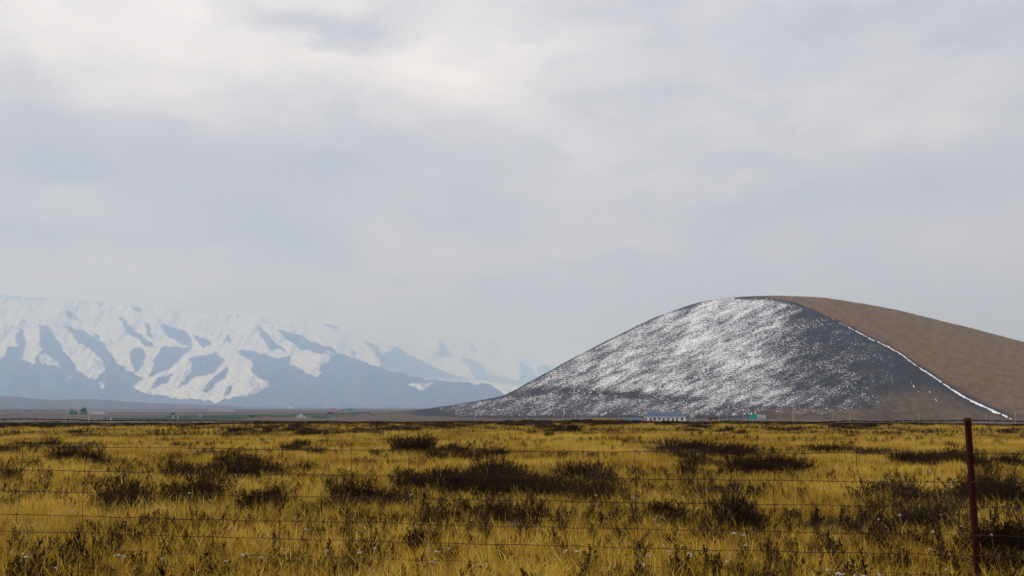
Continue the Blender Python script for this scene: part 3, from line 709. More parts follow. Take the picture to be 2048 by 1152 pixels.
def strip(name, line, off, w, lift, mat):
    V = []; Fc = []; n = len(line)
    for i, (px, py, d) in enumerate(line):
        a = Vector(at(px, py, d)); b = Vector(at(*line[min(i + 1, n - 1)])) - Vector(at(*line[max(i - 1, 0)])); b.z = 0; b.normalize(); s = Vector((-b.y, b.x, 0)); s = -s if s.y < 0 else s
        a = a + Vector((0, 0, lift)); V += [tuple(a + s * off), tuple(a + s * (off + w))]
    for i in range(n - 1): Fc.append((2 * i, 2 * i + 2, 2 * i + 3, 2 * i + 1))
    o = link(name, pymesh(name, V, Fc, mat)); return tag(o, kind='structure')
strip('road', far_line, 1, 11, .01, MT['asphalt']); strip('road', near_line, 1, 7, .01, MT['asphalt'])
strip('road_verge', near_line, -.9, 1.5, .02, MT['conc'])
def guardrail(line, hgt, label):
    P = [Vector(at(*q)) for q in line]; t = thing('guardrail', P[0], label, 'guardrail', 'green motorway guardrails')
    for i in range(len(P) - 1):
        a, b = P[i] - P[0], P[i + 1] - P[0]; m = MB(); up = Vector((0, 0, hgt)); th = Vector((0, .12, 0)); lo = Vector((0, 0, hgt * .35))
        vs = [a + lo, b + lo, b + up, a + up]; m.v += [tuple(v) for v in vs] + [tuple(v + th) for v in vs]
        m.f += [(0, 1, 2, 3), (7, 6, 5, 4), (3, 2, 6, 7), (0, 4, 5, 1), (0, 3, 7, 4), (1, 5, 6, 2)]; m.build('rail', MT['green'], t)
        n = max(1, int((b - a).length / 16))
        for j in range(n):
            q = a + (b - a) * ((j + .5) / n); MB().box(q.x - .08, q.x + .08, q.y + .13, q.y + .28, q.z - .1, q.z + hgt * .95).build('post', MT['steel'], t)
guardrail(near_line[1:], 1.1, 'near green guardrail behind the field edge at left')
guardrail(far_line[1:5], 1.1, 'far green guardrail left of the white lorry')
guardrail(far_line[4:8], 1.6, 'far green guardrail climbing right of the white lorry under the signs')
guardrail([(624, 836.2, 900), (640, 836.5, 905), (659, 836.8, 915)], 1.5, 'short green barrier just right of the slip road ramp')

def lorry(px, py, d, s, rz, cabm, boxm, label, front):
    x, y_, z = at(px, py, d); t = thing('lorry', (x, y_, z), label, 'lorry', None, rz); t.scale = (s, s, s)
    MB().box(-3.6, 1.9, -1.2, 1.2, .95, 3.5).build('cargo_box', boxm, t); MB().box(-3.6, 4.0, -.5, .5, .6, .93).build('chassis', MT['lorrydark'], t)
    cab = MB().prism([(2.1, .7), (4.1, .7), (4.15, 1.7), (3.85, 2.85), (2.1, 2.9)], -1.15, 1.15).build('cab', cabm, t)
    MB().prism([(4.16, 1.75), (4.20, 1.75), (3.90, 2.7), (3.86, 2.7)], -1.0, 1.0).build('windscreen', MT['glass'], cab)
    for sy in (-1, 1):
        MB().box(2.7, 3.6, sy * 1.16 - .02, sy * 1.16 + .02, 1.8, 2.6).build('side_window', MT['glass'], cab); MB().box(4.13, 4.2, sy * .8 - .18, sy * .8 + .18, .95, 1.2).build('headlight', MT['white'], cab)
    for wx in (-2.7, -1.7, 3.2):
        for sy in (-1, 1): MB().tube([(wx, sy * 1.15, .48), (wx, sy * .85, .48)], .48, 14).build('wheel', MT['tyre'], t)
lorry(601.5, 835.4, 960, .85, R(-80), MT['white'], MT['white'], 'white lorry seen head-on on the slip road under the mountains', True)
lorry(660, 829.3, 1075, .72, R(6), MT['lorrydark'], MT['lorrydark'], 'dark lorry side-on on the far road below the rose board', False)
def far_car():
    x, y_, z = at(713.5, 827.0, 1150); t = thing('car', (x, y_, z), 'tiny dark car on the far road right of the green board', 'car', None, R(5))
    MB().prism([(-2.1, .3), (2.1, .3), (2.1, .85), (1.2, 1.0), (.6, 1.55), (-1.3, 1.6), (-2.0, 1.0)], -.85, .85).build('body', MT['lorrydark'], t)
    for sy in (-1, 1): MB().prism([(1.0, 1.02), (.5, 1.45), (-1.2, 1.5), (-1.7, 1.02)], sy * .86 - .01, sy * .86 + .01).build('side_window', MT['glass'], t)
    for wx in (-1.3, 1.3):
        for sy in (-1, 1): MB().tube([(wx, sy * .88, .32), (wx, sy * .68, .32)], .32, 12).build('wheel', MT['tyre'], t)
far_car()
def ramp():
    d = 930; P = lambda px, py, dd=d: Vector(at(px, py, dd)); m = MB()
    a = [P(592, 830.6, 985), P(607, 829.8, 985), P(618, 837.6), P(595, 837.6)]; lo = Vector((0, 0, -1.2))
    m.v += [tuple(v) for v in a] + [tuple(v + lo) for v in a]; m.f += [(3, 2, 1, 0), (0, 1, 5, 4), (1, 2, 6, 5), (2, 3, 7, 6), (3, 0, 4, 7)]
    o = m.build('slip_road', MT['ramp'], None); tag(o, kind='structure')
ramp()

# --- railway viaduct far left and its pale embankment wall
def viaduct():
    d = 2350; p0 = at(-60, 818, d); t = thing('viaduct', (p0[0], p0[1], gz(p0[0], p0[1])), 'long pale railway viaduct on piers across the far plain at left', 'bridge')
    k = d / F; base = -9.2; top = zat(817.6, d) - t.location.z; L = 197 * k
    MB().box(0, L, -2.5, 2.5, top - 1.9, top).build('deck', MT['conc'], t); MB().box(0, L, -2.75, -2.52, top - .3, top + .9).build('parapet', MT['conc'], t)
    pm = MB().box(-1.3, 1.3, -1.6, 1.6, -2.2, top - 1.92).mesh('pier', MT['conc'])
    for i in range(31): o = link('pier', pm, None, t); o.location = (4 + i * 7.7, 0, 0)
    p1 = at(137, 818, d); w = thing('railway_wall', (p1[0], p1[1], gz(p1[0], p1[1])), 'low pale railway wall running on from the viaduct across the plain', 'wall')
    tp = zat(820.8, d) - w.location.z
    MB().prism([(0, -1.5), (285 * k, -1.5), (285 * k, tp + .4), (0, tp + 1.0)], -1.5, 1.5).build('wall_body', MT['conc'], w)
    MB().box(258 * k, 300 * k, -1.2, 5, -1.5, zat(818.7, d) - w.location.z).build('abutment', MT['greyp'], w)
viaduct()

# ================================================================== field plants
def blades_mesh(name, n, rad_, hmin, hmax, w, mat, seg=3, bend=.5, seedhead=0.0, lean=.25):
    V = []; T = []; bl = []
    for i in range(n):
        r = rad_ * math.sqrt(rnd.random()); a = rnd.uniform(0, 6.283); bx, by = r * math.cos(a), r * math.sin(a)
        h = rnd.uniform(hmin, hmax) * (1 - .35 * (r / rad_) ** 2); da = a + rnd.gauss(0, .9); ln = abs(rnd.gauss(0, lean)) + .06 * r / rad_
        bd = rnd.uniform(0, bend); wa = rnd.uniform(0, math.pi); wx, wy = math.cos(wa), math.sin(wa); ww = w * rnd.uniform(.6, 1.3); c = rnd.random()
        b0 = len(V); sh = rnd.random() < seedhead
        for s in range(seg + 1):
            f = s / seg; off = h * (ln * f + bd * f * f * .55); z = h * f * (1 - .25 * bd * f) - .02 * (s == 0)
            x, y_ = bx + math.cos(da) * off, by + math.sin(da) * off
            k = (1 - f) ** .6 if not sh else (1.0 if f < .7 else (2.6 if f < .95 else .4))
            k = max(k, .06) * ww / 2
            V.append((x - wx * k, y_ - wy * k, z)); V.append((x + wx * k, y_ + wy * k, z)); bl += [c, c]
        for s in range(seg):
            q = b0 + 2 * s; T.append((q, q + 1, q + 3, q + 2))
    m = npmesh(name, V, T, mat, False); fattr(m, 'bl', bl); return m
def shrub_meshes(name, n, rad_, h, leafmat, spread=.55, leaf=.016, twigs=5):
    sv, sf, lv, lf, lb = [], [], [], [], []
    def spike(p, q, r):
        d_ = (q - p).normalized(); u = d_.orthogonal().normalized(); w = d_.cross(u); b = len(sv)
        for k in range(3): a = 2.094 * k; sv.append(tuple(p + (u * math.cos(a) + w * math.sin(a)) * r))
        sv.append(tuple(q)); sf.extend([(b, b + 1, b + 3), (b + 1, b + 2, b + 3), (b + 2, b, b + 3)])
    def leaf_(p, d_, L):
        u = (d_ + Vector((rnd.gauss(0, .6), rnd.gauss(0, .6), rnd.gauss(.3, .4)))).normalized(); w = u.orthogonal().normalized() * (L * .30); b = len(lv); c = rnd.random()
        lv.extend([tuple(p), tuple(p + u * L * .55 + w), tuple(p + u * L), tuple(p + u * L * .55 - w)]); lf.append((b, b + 1, b + 2, b + 3)); lb.extend([c] * 4)
    for i in range(n):
        a = rnd.uniform(0, 6.283); r = rad_ * math.sqrt(rnd.random()); base = Vector((r * .35 * math.cos(a), r * .35 * math.sin(a), -.02))
        hh = h * rnd.uniform(.5, 1.15) * (1 - .30 * (r / rad_) ** 2)
        tip = Vector((r * math.cos(a) * (1 + spread * .3) + rnd.gauss(0, .02), r * math.sin(a) * (1 + spread * .3) + rnd.gauss(0, .02), hh)); spike(base, tip, .0045)
        for j in range(twigs):
            f = rnd.uniform(.3, .97); p = base.lerp(tip, f); b2 = rnd.uniform(0, 6.283); L = hh * rnd.uniform(.12, .3) * (1.25 - f * .6)
            q = p + Vector((math.cos(b2) * L * .4, math.sin(b2) * L * .4, L * 1.0)); spike(p, q, .0025)
            d_ = (q - p).normalized()
            for k in range(9): leaf_(p.lerp(q, rnd.uniform(.15, 1.05)), d_, leaf * rnd.uniform(.8, 1.8))
    sm = npmesh(name + ' stems', sv, sf, MT['twig'], False); fattr(sm, 'bl', [.5] * len(sv))
    lm = npmesh(name + ' foliage', lv, lf, leafmat, False); fattr(lm, 'bl', lb)
    return sm, lm
def join_mesh(name, a, b):
    V = np.empty(len(a.vertices) * 3, np.float32); a.vertices.foreach_get('co', V); U = np.empty(len(b.vertices) * 3, np.float32); b.vertices.foreach_get('co', U)
    na = len(a.vertices); vs = np.concatenate([V, U]).reshape(-1, 3)
    fs = [tuple(p.vertices) for p in a.polygons] + [tuple(v + na for v in p.vertices) for p in b.polygons]
    m = pymesh(name, vs.tolist(), fs); m.materials.append(a.materials[0]); m.materials.append(b.materials[0])
    m.polygons.foreach_set('material_index', [0] * len(a.polygons) + [1] * len(b.polygons))
    bl = np.empty(len(b.vertices), np.float32); b.attributes['bl'].data.foreach_get('value', bl)
    fattr(m, 'bl', np.concatenate([np.full(na, .5, np.float32), bl])); return m
SHR = []
for i in range(6):
    lm = MT['leafdark'] if i < 4 else MT['leafgrey']
    s_, l_ = shrub_meshes('shrub', (130, 110, 150, 120, 95, 110)[i], (.36, .30, .46, .40, .36, .42)[i], (.50, .46, .42, .55, .42, .36)[i], lm, .5, .0115, 6)
    SHR.append((s_, l_, join_mesh('shrub whole', s_, l_)))

def ground_from_px(px, py):               # intersection of a sight line with the field
    x, y_, s = ray(px, py)
    d = (EYE) / max(1e-4, -float(s))
    for _ in range(4): d = (EYE - gz(float(x) * d, float(y_) * d)) / max(1e-4, -float(s))
    d = min(d, 125); return float(x) * d, float(y_) * d, d

# patches of dark shrub: x0, x1, y of bases (top, bottom), count, tone (0 dark, 1 grey brown), size, what sets it apart
PATCH = [
    (372, 398, 846, 848, 1, 0, 1.15, 'lone rounded dark shrub on the field edge right of the green post sign'),
    (505, 560, 847, 850, 3, 0, 1.1, 'dark shrub on the field edge below the plain green board'),
    (566, 622, 902, 908, 4, 0, .9, 'compact dark shrub standing alone in bright grass left of centre'),
    (800, 855, 905, 914, 5, 0, 1.3, 'large dark rounded shrub left of centre'),
    (850, 1005, 912, 922, 9, 0, .75, 'low dark shrub trailing right from the large rounded shrub'),
    (625, 675, 908, 916, 3, 1, .7, 'small brown shrub left of the large rounded one'),
    (0, 125, 893, 908, 7, 1, 1.0, 'grey brown shrub of the broad thicket at the far left'),
    (112, 212, 920, 936, 6, 0, 1.0, 'dark shrub below the broad thicket at left'),
    (0, 24, 958, 968, 1, 0, .9, 'dark shrub cut by the left edge of the picture'),
    (440, 512, 928, 940, 4, 0, .9, 'dark shrub topping the big left thicket'),
    (350, 560, 955, 975, 12, 0, .95, 'dark shrub in the big left thicket'),
    (228, 300, 1020, 1034, 5, 0, 1.0, 'black shrub standing out in the left foreground'),
    (300, 420, 1005, 1030, 7, 0, .8, 'dark shrub beside the black shrub in the left foreground'),
    (462, 580, 1008, 1026, 7, 0, .8, 'dark low shrub in front of the big left thicket'),
    (805, 945, 966, 1004, 12, 0, .95, 'dark shrub of the widest thicket, its left part'),
    (945, 1080, 966, 1006, 12, 0, 1.0, 'dark shrub of the widest thicket, its middle part'),
    (1080, 1215, 970, 1006, 10, 0, .95, 'dark shrub of the widest thicket, its right part'),
    (1080, 1225, 962, 985, 9, 1, .95, 'grey brown shrub at the right end of the widest thicket'),
    (680, 790, 1012, 1036, 8, 1, .85, 'brown shrub in front of the left end of the widest thicket'),
    (1040, 1120, 866, 874, 5, 0, .9, 'dark shrub in the far row left of the ochre building'),
    (1112, 1152, 868, 874, 3, 0, 1.1, 'black shrub ending the far row below the pole cluster'),
    (1172, 1202, 866, 872, 2, 1, .9, 'small brown shrub below the ochre building'),
    (1212, 1265, 876, 884, 3, 1, .75, 'flat brown shrub below the long white building'),
    (1345, 1385, 860, 866, 2, 0, .8, 'dark shrub on the field edge below the white building'),
    (1420, 1500, 866, 876, 5, 0, 1.0, 'dark shrub in the far row below the yellow house'),
    (1320, 1490, 905, 922, 11, 1, 1.15, 'grey brown shrub of the tall pale thicket right of centre'),
    (1358, 1402, 942, 952, 3, 0, .85, 'dark shrub just in front of the tall pale thicket'),
    (1452, 1600, 945, 962, 12, 0, 1.0, 'dark shrub of the compact thicket right of centre'),
    (1425, 1482, 1002, 1016, 3, 1, .85, 'brown shrub in front of the compact right thicket'),
    (1318, 1510, 1045, 1068, 9, 0, .85, 'dark shrub of the right foreground thicket'),
    (1672, 1724, 874, 882, 3, 0, .95, 'dark shrub heading the thicket on the right'),
    (1640, 1792, 900, 918, 9, 1, 1.1, 'grey brown shrub of the thicket left of the red post'),
    (1800, 1928, 925, 942, 10, 0, .95, 'dark shrub in the row that reaches the red post'),
    (1950, 2046, 930, 946, 6, 0, .95, 'dark shrub right of the red post at mid height'),
    (1745, 1930, 1000, 1060, 14, 1, 1.0, 'brown shrub of the wide thicket at the foot of the red post'),
    (1955, 2046, 995, 1040, 7, 0, 1.0, 'dark shrub of the thicket by the right edge'),
    (1998, 2046, 864, 870, 2, 0, 1.1, 'dark shrub on the field edge at the far right'),
    (560, 760, 1120, 1165, 5, 1, .7, 'low brown shrub at the bottom left of centre'),
    (835, 905, 1075, 1100, 3, 0, .75, 'upright dark shrub in the foreground left of centre'),
    (1990, 2046, 1110, 1160, 4, 0, .9, 'black shrub in the bottom right corner')]
shrub_xy = []; MASKP = []
def put_shrub(x, y_, d, var, sc, rz, label, group, big):
    s_, l_, w_ = SHR[var]; z = gz(x, y_)
    if big:
        t = thing('shrub', (x, y_, z), label, 'shrub', group, rz); link('stem', s_, None, t); link('foliage', l_, None, t)
    else:
        t = link('shrub', w_); t.location = (x, y_, z); t.rotation_euler = (0, 0, rz); tag(t, label, 'shrub', group)
    sc *= 1.08 if d < 18 else 1.2; t.scale = (sc * rnd.uniform(.95, 1.35), sc * rnd.uniform(.95, 1.35), sc * rnd.uniform(.68, 1.0)); shrub_xy.append((x, y_, .40 * sc))
for x0, x1, y0, y1, n, tone, size, lab in PATCH:
    pts = sorted((x0 + (x1 - x0) * ((i + .5) / n + rnd.uniform(-.35, .35) / max(n, 2)) if n > 1 else (x0 + x1) / 2, rnd.uniform(y0, y1)) for i in range(n))
    for i, (px, py) in enumerate(pts):
        x, y_, d = ground_from_px(px, py + (rnd.random() - .6) * (y1 - 815) * .11)
        var = rnd.choice((4, 5)) if (tone == 1 and rnd.random() < .8) else rnd.choice((0, 1, 2, 3))
        put_shrub(x, y_, d, var, size * rnd.choice((.55, .7, .8, .9, 1.0, 1.05)), rnd.uniform(0, 6.28), lab if n == 1 else lab + ', ' + ORD[i] + ' from left', 'dark shrubs in the golden field', d < 30)
nsh = len(shrub_xy)
for i in range(26):                       # small single ones
    px = 10 + 2030 * (i + rnd.random()) / 26; py = 850 + 120 * rnd.random() ** 1.3; x, y_, d = ground_from_px(px, py)
    put_shrub(x, y_, d, rnd.randrange(6), rnd.uniform(.4, .65), rnd.uniform(0, 6.28), 'small stray shrub half sunk in the grass, ' + ORD[i] + ' stray one from left', 'small stray shrubs in the grass', False)
SXY = np.array(shrub_xy)

# instanced ground cover
def proto_collection(name, meshes):
    c = bpy.data.collections.new(name)
    for i, m in enumerate(meshes): c.objects.link(bpy.data.objects.new('%s_%02d' % (name, i), m))
    return c
def scatter(name, P, idx, rot, scl, coll, label):
    m = bpy.data.meshes.new(name); m.vertices.add(len(P)); m.vertices.foreach_set('co', np.asarray(P, np.float32).ravel())
    a = m.attributes.new('idx', 'INT', 'POINT'); a.data.foreach_set('value', np.asarray(idx, np.int32))
    a = m.attributes.new('rot', 'FLOAT_VECTOR', 'POINT'); a.data.foreach_set('vector', np.asarray(rot, np.float32).ravel())
    a = m.attributes.new('scl', 'FLOAT_VECTOR', 'POINT'); a.data.foreach_set('vector', np.asarray(scl, np.float32).ravel())
    o = link(name, m); g = bpy.data.node_groups.new(name, 'GeometryNodeTree')
    g.interface.new_socket('Geometry', in_out='INPUT', socket_type='NodeSocketGeometry'); g.interface.new_socket('Geometry', in_out='OUTPUT', socket_type='NodeSocketGeometry')
    nn = g.nodes.new; i_ = nn('NodeGroupInput'); o_ = nn('NodeGroupOutput'); ip = nn('GeometryNodeInstanceOnPoints'); ci = nn('GeometryNodeCollectionInfo')
    ci.inputs['Collection'].default_value = coll; ci.inputs['Separate Children'].default_value = True; ci.inputs['Reset Children'].default_value = True
    def na(nm, ty):
        q = nn('GeometryNodeInputNamedAttribute'); q.data_type = ty; q.inputs['Name'].default_value = nm; return q.outputs['Attribute']
    er = nn('FunctionNodeEulerToRotation'); lk = g.links.new
    lk(i_.outputs[0], ip.inputs['Points']); lk(ci.outputs[0], ip.inputs['Instance']); ip.inputs['Pick Instance'].default_value = True
    lk(na('idx', 'INT'), ip.inputs['Instance Index']); lk(na('rot', 'FLOAT_VECTOR'), er.inputs[0]); lk(er.outputs[0], ip.inputs['Rotation']); lk(na('scl', 'FLOAT_VECTOR'), ip.inputs['Scale'])
    lk(ip.outputs[0], o_.inputs[0]); md = o.modifiers.new('scatter', 'NODES'); md.node_group = g
    return tag(o, label, None, None, 'stuff')
def sample(n, r0, r1, power=1.0, half=36):
    a = np.radians(rng.uniform(-half, half, n)); r = np.sqrt(r0 ** 2 + (r1 ** 2 - r0 ** 2) * rng.random(n) ** power)
    return np.sin(a) * r, np.cos(a) * r, r

gr = [blades_mesh('tuft', 54, .13, .11, .25, .0029, MT['grass'], 3, .6, 0, .22) for _ in range(5)]          # 0-4 near
gr += [blades_mesh('tuft', 26, .15, .18, .36, .0027, MT['grass'], 4, .9, .3, .2) for _ in range(3)]        # 5-7 near, taller
gr += [blades_mesh('tuft', 64, .34, .12, .26, .0075, MT['grass'], 2, .5, 0, .22) for _ in range(4)]          # 8-11 mid and far
gr += [blades_mesh('tuft', 84, .75, .11, .23, .017, MT['grass'], 2, .5, 0, .20) for _ in range(3)]           # 12-14 far
gc = proto_collection('tuft', gr)
def field(bands):
    Ps, I, Ro, Sc = [], [], [], []
    for n, r0, r1, ids, s0, s1, thr in bands:
        x, y_, r = sample(n, r0, r1); z = ground_z(x, y_)
        den = fbm(x * .35 + 40, y_ * .35 + 40, 3, 8); keep = den > thr + .12 * rng.random(n) - .06
        # thin the grass inside the shrubs
        if len(SXY):
            for c in range(0, len(x), 4000):
                dd = ((x[c:c + 4000, None] - SXY[None, :, 0]) ** 2 + (y_[c:c + 4000, None] - SXY[None, :, 1]) ** 2) < (SXY[None, :, 2] * .8) ** 2
                keep[c:c + 4000] &= ~(dd.any(1) & (rng.random(len(dd)) < .40))
        x, y_, z, den = x[keep], y_[keep], z[keep], den[keep]; m = len(x)
        Ps.append(np.stack([x, y_, z - .01], 1)); I.append(rng.choice(ids, m)); Ro.append(np.stack([rng.normal(0, .08, m), rng.normal(0, .08, m), rng.uniform(0, 6.283, m)], 1))
        s = rng.uniform(s0, s1, m) * (.75 + .6 * den); Sc.append(np.stack([s, s, s * rng.uniform(.8, 1.2, m)], 1))
    return np.concatenate(Ps), np.concatenate(I), np.concatenate(Ro), np.concatenate(Sc)
P, I, Ro, Sc = field([(15000, 4.5, 14, [0, 1, 2, 3, 4, 5, 6, 7], .6, 1.05, .24), (25000, 14, 30, [0, 1, 2, 3, 4, 5, 6, 7], .7, 1.15, .26),
                      (17000, 26, 60, [8, 9, 10, 11], .8, 1.25, .28), (13000, 55, 150, [12, 13, 14], .8, 1.2, .25)])
scatter('grass', P, I, Ro, Sc, gc, 'dry golden grass covering the whole field')

hb = []
for i in range(4):
    s_, l_ = shrub_meshes('herb', 14, .09, .27, MT['herb'], .3, .014, 5); hb.append(join_mesh('herb', s_, l_))
hb += [blades_mesh('herb', 22, .1, .16, .34, .004, MT['herb'], 3, .5, .3, .2) for _ in range(2)]
hc = proto_collection('herb', hb)
x, y_, r = sample(50000, 4.5, 85, 1.4); den = fbm(x * .30 + 9, y_ * .30 + 3, 4, 15); u = rng.random(len(x)); k = den > np.where(r < 30, .50, .56) + .10 * u; k |= (r < 24) & (den > .34 + .22 * u); k |= u < np.where(r < 30, .14, .05); k |= (r < 14) & (u < .42)
x, y_ = x[k], y_[k]; m = len(x); s = rng.uniform(.45, 1.0, m)
scatter('withered_herb', np.stack([x, y_, ground_z(x, y_) - .005], 1), rng.integers(0, 6, m), np.stack([rng.normal(0, .1, m), rng.normal(0, .1, m), rng.uniform(0, 6.28, m)], 1), np.stack([s, s, s], 1), hc, 'dark withered herbs mixed into the grass')
# far brow: brown low scrub
x, y_, r = sample(6500, 58, 112, .8); an_ = np.arctan2(x, y_); k = (fbm(an_ * 22, r * .06, 4, 33) * .9 + .30 * smooth(84, 100, r) + 14 * .01 * rng.random(len(x))) > .60; x, y_ = x[k], y_[k]; m = len(x); s = rng.uniform(.6, 1.05, m)
scatter('low_scrub', np.stack([x, y_, ground_z(x, y_) - .01], 1), rng.integers(0, 4, m), np.stack([x * 0, x * 0, rng.uniform(0, 6.28, m)], 1), np.stack([s * 1.35, s * 1.35, s * .72], 1), proto_collection('scrub', [SHR[1][2], SHR[2][2], SHR[4][2], SHR[5][2]]), 'low dark scrub along the far edge of the field')

# --- white dried flower heads
def head_mesh(i):
    V = []; Fc = []
    for _ in range(rnd.choice((4, 5, 6))):
        cx, cy2, cz, rr = rnd.gauss(0, .009), rnd.gauss(0, .009), rnd.gauss(0, .005), rnd.uniform(.008, .013); b = len(V); n = 8
        V.append((cx, cy2, cz + rr * .75))
        for ring, (q, zz) in enumerate(((.7, .5), (1.0, .05), (.55, -.35))):
            for j in range(n): a = 6.283 * j / n; g = rr * q * rnd.uniform(.85, 1.15); V.append((cx + g * math.cos(a), cy2 + g * math.sin(a), cz + rr * zz))
        for j in range(n): Fc.append((b, b + 1 + j, b + 1 + (j + 1) % n))
        for ring in range(2):
            for j in range(n): a = b + 1 + ring * n + j; c = b + 1 + ring * n + (j + 1) % n; Fc.append((a, a + n, c + n, c))
        Fc.append(tuple(b + 1 + 2 * n + j for j in range(n))[::-1])
    return pymesh('head', V, Fc, MT['head'], True)
HEADS = [head_mesh(i) for i in range(5)]
STEMS = []
for i in range(4):
    lx, ly = rnd.gauss(0, .04), rnd.gauss(0, .04); m_ = MB().tube([(0, 0, -.02), (lx * .3, ly * .3, .12), (lx, ly, .30)], [.0028, .0022, .0016], 4).mesh('stem', MT['stalk']); fattr(m_, 'bl', [.5] * len(m_.vertices)); STEMS.append((m_, lx, ly))
FL = [(1325, 1028), (1320, 1034), (1313, 1037), (1313, 1047), (1237, 1093), (1150, 1108), (1460, 1122), (1478, 1121), (1293, 1139), (1299, 1115), (1328, 1103), (1340, 1113), (1385, 1118), (1425, 1119), (1473, 1082),
      (1647, 1141), (1660, 1147), (1678, 1141), (1735, 1146), (480, 955), (488, 954), (506, 952), (600, 1058), (728, 1094), (760, 1087), (858, 1095), (873, 1098), (900, 1096), (1148, 1107), (855, 1128), (955, 1040), (820, 990),
      (244, 1107), (235, 1108), (12, 1117), (45, 1114), (54, 1114), (142, 1029), (455, 1112), (500, 1099), (505, 1105), (497, 1098), (420, 1000), (372, 984), (425, 1012), (443, 1035), (680, 1140), (1808, 1027), (1886, 1025), (1918, 1050), (1921, 1056), (1980, 1046), (1988, 1067), (1770, 1145), (1735, 1147), (1880, 1059), (1855, 1091), (1904, 1138), (1758, 1035)]
while len(FL) < 96: FL.append((rnd.uniform(5, 2045), 880 + 265 * rnd.random()))
ROWS = ((1115, 'along the bottom of the field'), (1085, 'in the second row from the front'), (1045, 'in the middle row'), (990, 'in the row behind the middle row'), (0, 'far back among the thickets'))
FL = [(px, py, next(r_ for lo, r_ in ROWS if py >= lo)) for px, py in sorted(FL)]; cnt = {}
for i, (px, py, row) in enumerate(FL):
    cnt[row] = cnt.get(row, 0) + 1
    hgt = rnd.uniform(.26, .36); X_, Y_, s0 = ray(px, py); d = (EYE - hgt) / -float(s0)
    x, y_ = float(X_) * d, float(Y_) * d; z = gz(x, y_); sm, lx, ly = STEMS[i % 4]
    t = thing('dried_flower', (x, y_, z), 'white dried flower head ' + row + ', ' + ORD[min(cnt[row], 35) - 1] + ' from left', 'flower', 'white dried flowers in the grass', rnd.uniform(0, 6.28))
    sc = hgt / .30 * (1 if d < 16 else 1.0); t.scale = (sc, sc, sc)
    link('stem', sm, None, t); h_ = link('head', HEADS[i % 5], None, t); h_.location = (lx, ly, .30); q = rnd.uniform(.6, 1.05) * (1 if d < 14 else 1.15); h_.scale = (q, q, q * 1.15)

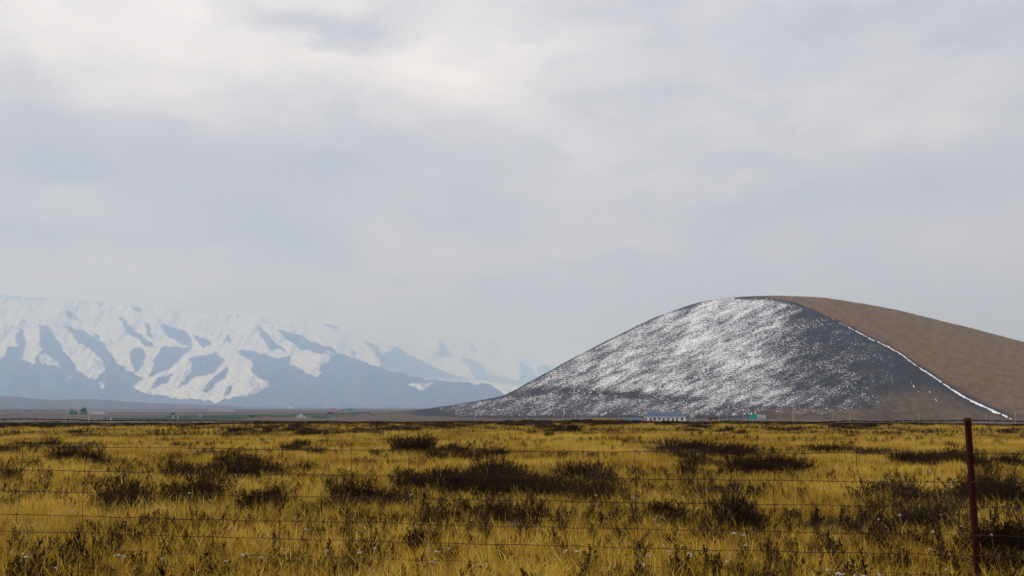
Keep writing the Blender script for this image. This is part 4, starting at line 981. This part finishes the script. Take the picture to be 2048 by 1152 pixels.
# ================================================================== the wire fence
def fence():
    YL, YR = 10.9, 9.05
    A = Vector(((1931 - 1024) / F * YR, YR, 0)); B = Vector(((0 - 1024) / F * YL, YL, 0)); D = (B - A).normalized(); span = 10.6
    t = thing('wire_fence', (A.x, A.y, gz(A.x, A.y)), 'rusty wire mesh fence with barbed top strand and one dark red post', 'fence'); o = Vector(t.location)
    def fp(s, h): p = A + D * s; return Vector((p.x, p.y, h)) - o     # s metres leftwards from the red post
    def post(s, lean):
        m = MB(); g = gz(*(A + D * s).xy); w = .044; th = .006
        prof = [(-w / 2, 0), (w / 2, 0), (w / 2, th), (-w / 2 + th, th), (-w / 2 + th, w), (-w / 2, w)]; zz = [g - .4, g, .8, 1.556]
        for z in zz:
            for x, y_ in prof: m.v.append((x + lean * (z - 1.5), y_, z))
        for i in range(3):
            for j in range(6): a = i * 6 + j; b = i * 6 + (j + 1) % 6; m.f.append((a, b, b + 6, a + 6))
        m.f.append(tuple(range(18, 24)))
        p = m.build('post', MT['red'], t); q = fp(s, 0); p.location = (q.x, q.y + .012, q.z)
        for h in HW + [1.535]:
            c = MB().tube([(-.03, -.004, h), (0, -.009, h + .004), (.03, -.004, h)], .0028, 5).build('tie_wire', MT['wire'], p)
    HW = [1.238, .985, .765, .52, .345, .175]
    post(0, -.012); post(span, .01); post(-span, 0)
    def wire(name, h, sag, r, n=36, jit=.004, barbs=False, seed=0):
        m = MB(); ra = random.Random(seed)
        for s0, s1, dip in ((-span, 0, sag), (0, span, sag)):
            pts = []
            for i in range(n + 1):
                f = i / n; pts.append(fp(s0 + (s1 - s0) * f, h - dip * 4 * f * (1 - f) + (ra.gauss(0, jit) if 0 < i < n else 0)))
            if not barbs: m.tube(pts, r, 5)
            else:
                for ph in (0, math.pi):
                    q = []
                    for i in range(n * 8 + 1):
                        f = i / (n * 8); k = f * n; a = pts[min(int(k), n - 1)].lerp(pts[min(int(k), n - 1) + 1], k - min(int(k), n - 1)); an = i * 1.1 + ph; q.append(a + Vector((0, math.cos(an) * r * .9, math.sin(an) * r * .9)))
                    m.tube(q, r * .85, 4)
                for i in range(70):
                    f = (i + ra.uniform(.2, .8)) / 70; k = f * n; a = pts[min(int(k), n - 1)].lerp(pts[min(int(k), n - 1) + 1], k - int(k)); an = ra.uniform(0, 3.14)
                    for e in (an, an + 1.9):
                        v = Vector((.003, math.cos(e), math.sin(e))) * .018; m.tube([a - v, a + v], [.0008, .0016], 4)
        return m.build(name, MT['wire'], t)
    wire('barbed_wire', 1.535, .03, .0040, 40, .004, True, 1)
    for i, h in enumerate(HW): wire('line_wire', h, .012, .0031, 44, .0035, False, 20 + i)
    stays = [54, 181, 307, 441, 571, 709, 841, 973, 1124, 1268, 1406, 1547, 1703, 1853, 2013]
    ra = random.Random(5); ss = []
    for px in stays:
        rx = (px - 1024) / F; den = D.x - rx * D.y; ss.append((rx * A.y - A.x) / den)
    st = .66
    k = max(ss)
    while k + st < span: k += st; ss.append(k)
    k = min(ss)
    while k - st > -span: k -= st; ss.append(k)
    for s in ss:
        m = MB(); c = 0; pts = []
        for i, h in enumerate(HW):
            c += ra.gauss(0, .012); pts.append(fp(s + c, h + (.006 if i == 0 else 0)))
            if i < len(HW) - 1: pts.append(fp(s + c + ra.gauss(0, .006), (h + HW[i + 1]) / 2))
        pts.append(fp(s + c, .02)); m.tube(pts, .0029, 5)
        for i in range(len(HW)):
            p = pts[i * 2]; m.tube([p + D * -.013, p + D * .013], [.0045, .0045], 6)
        m.build('stay_wire', MT['wire'], t)
fence()
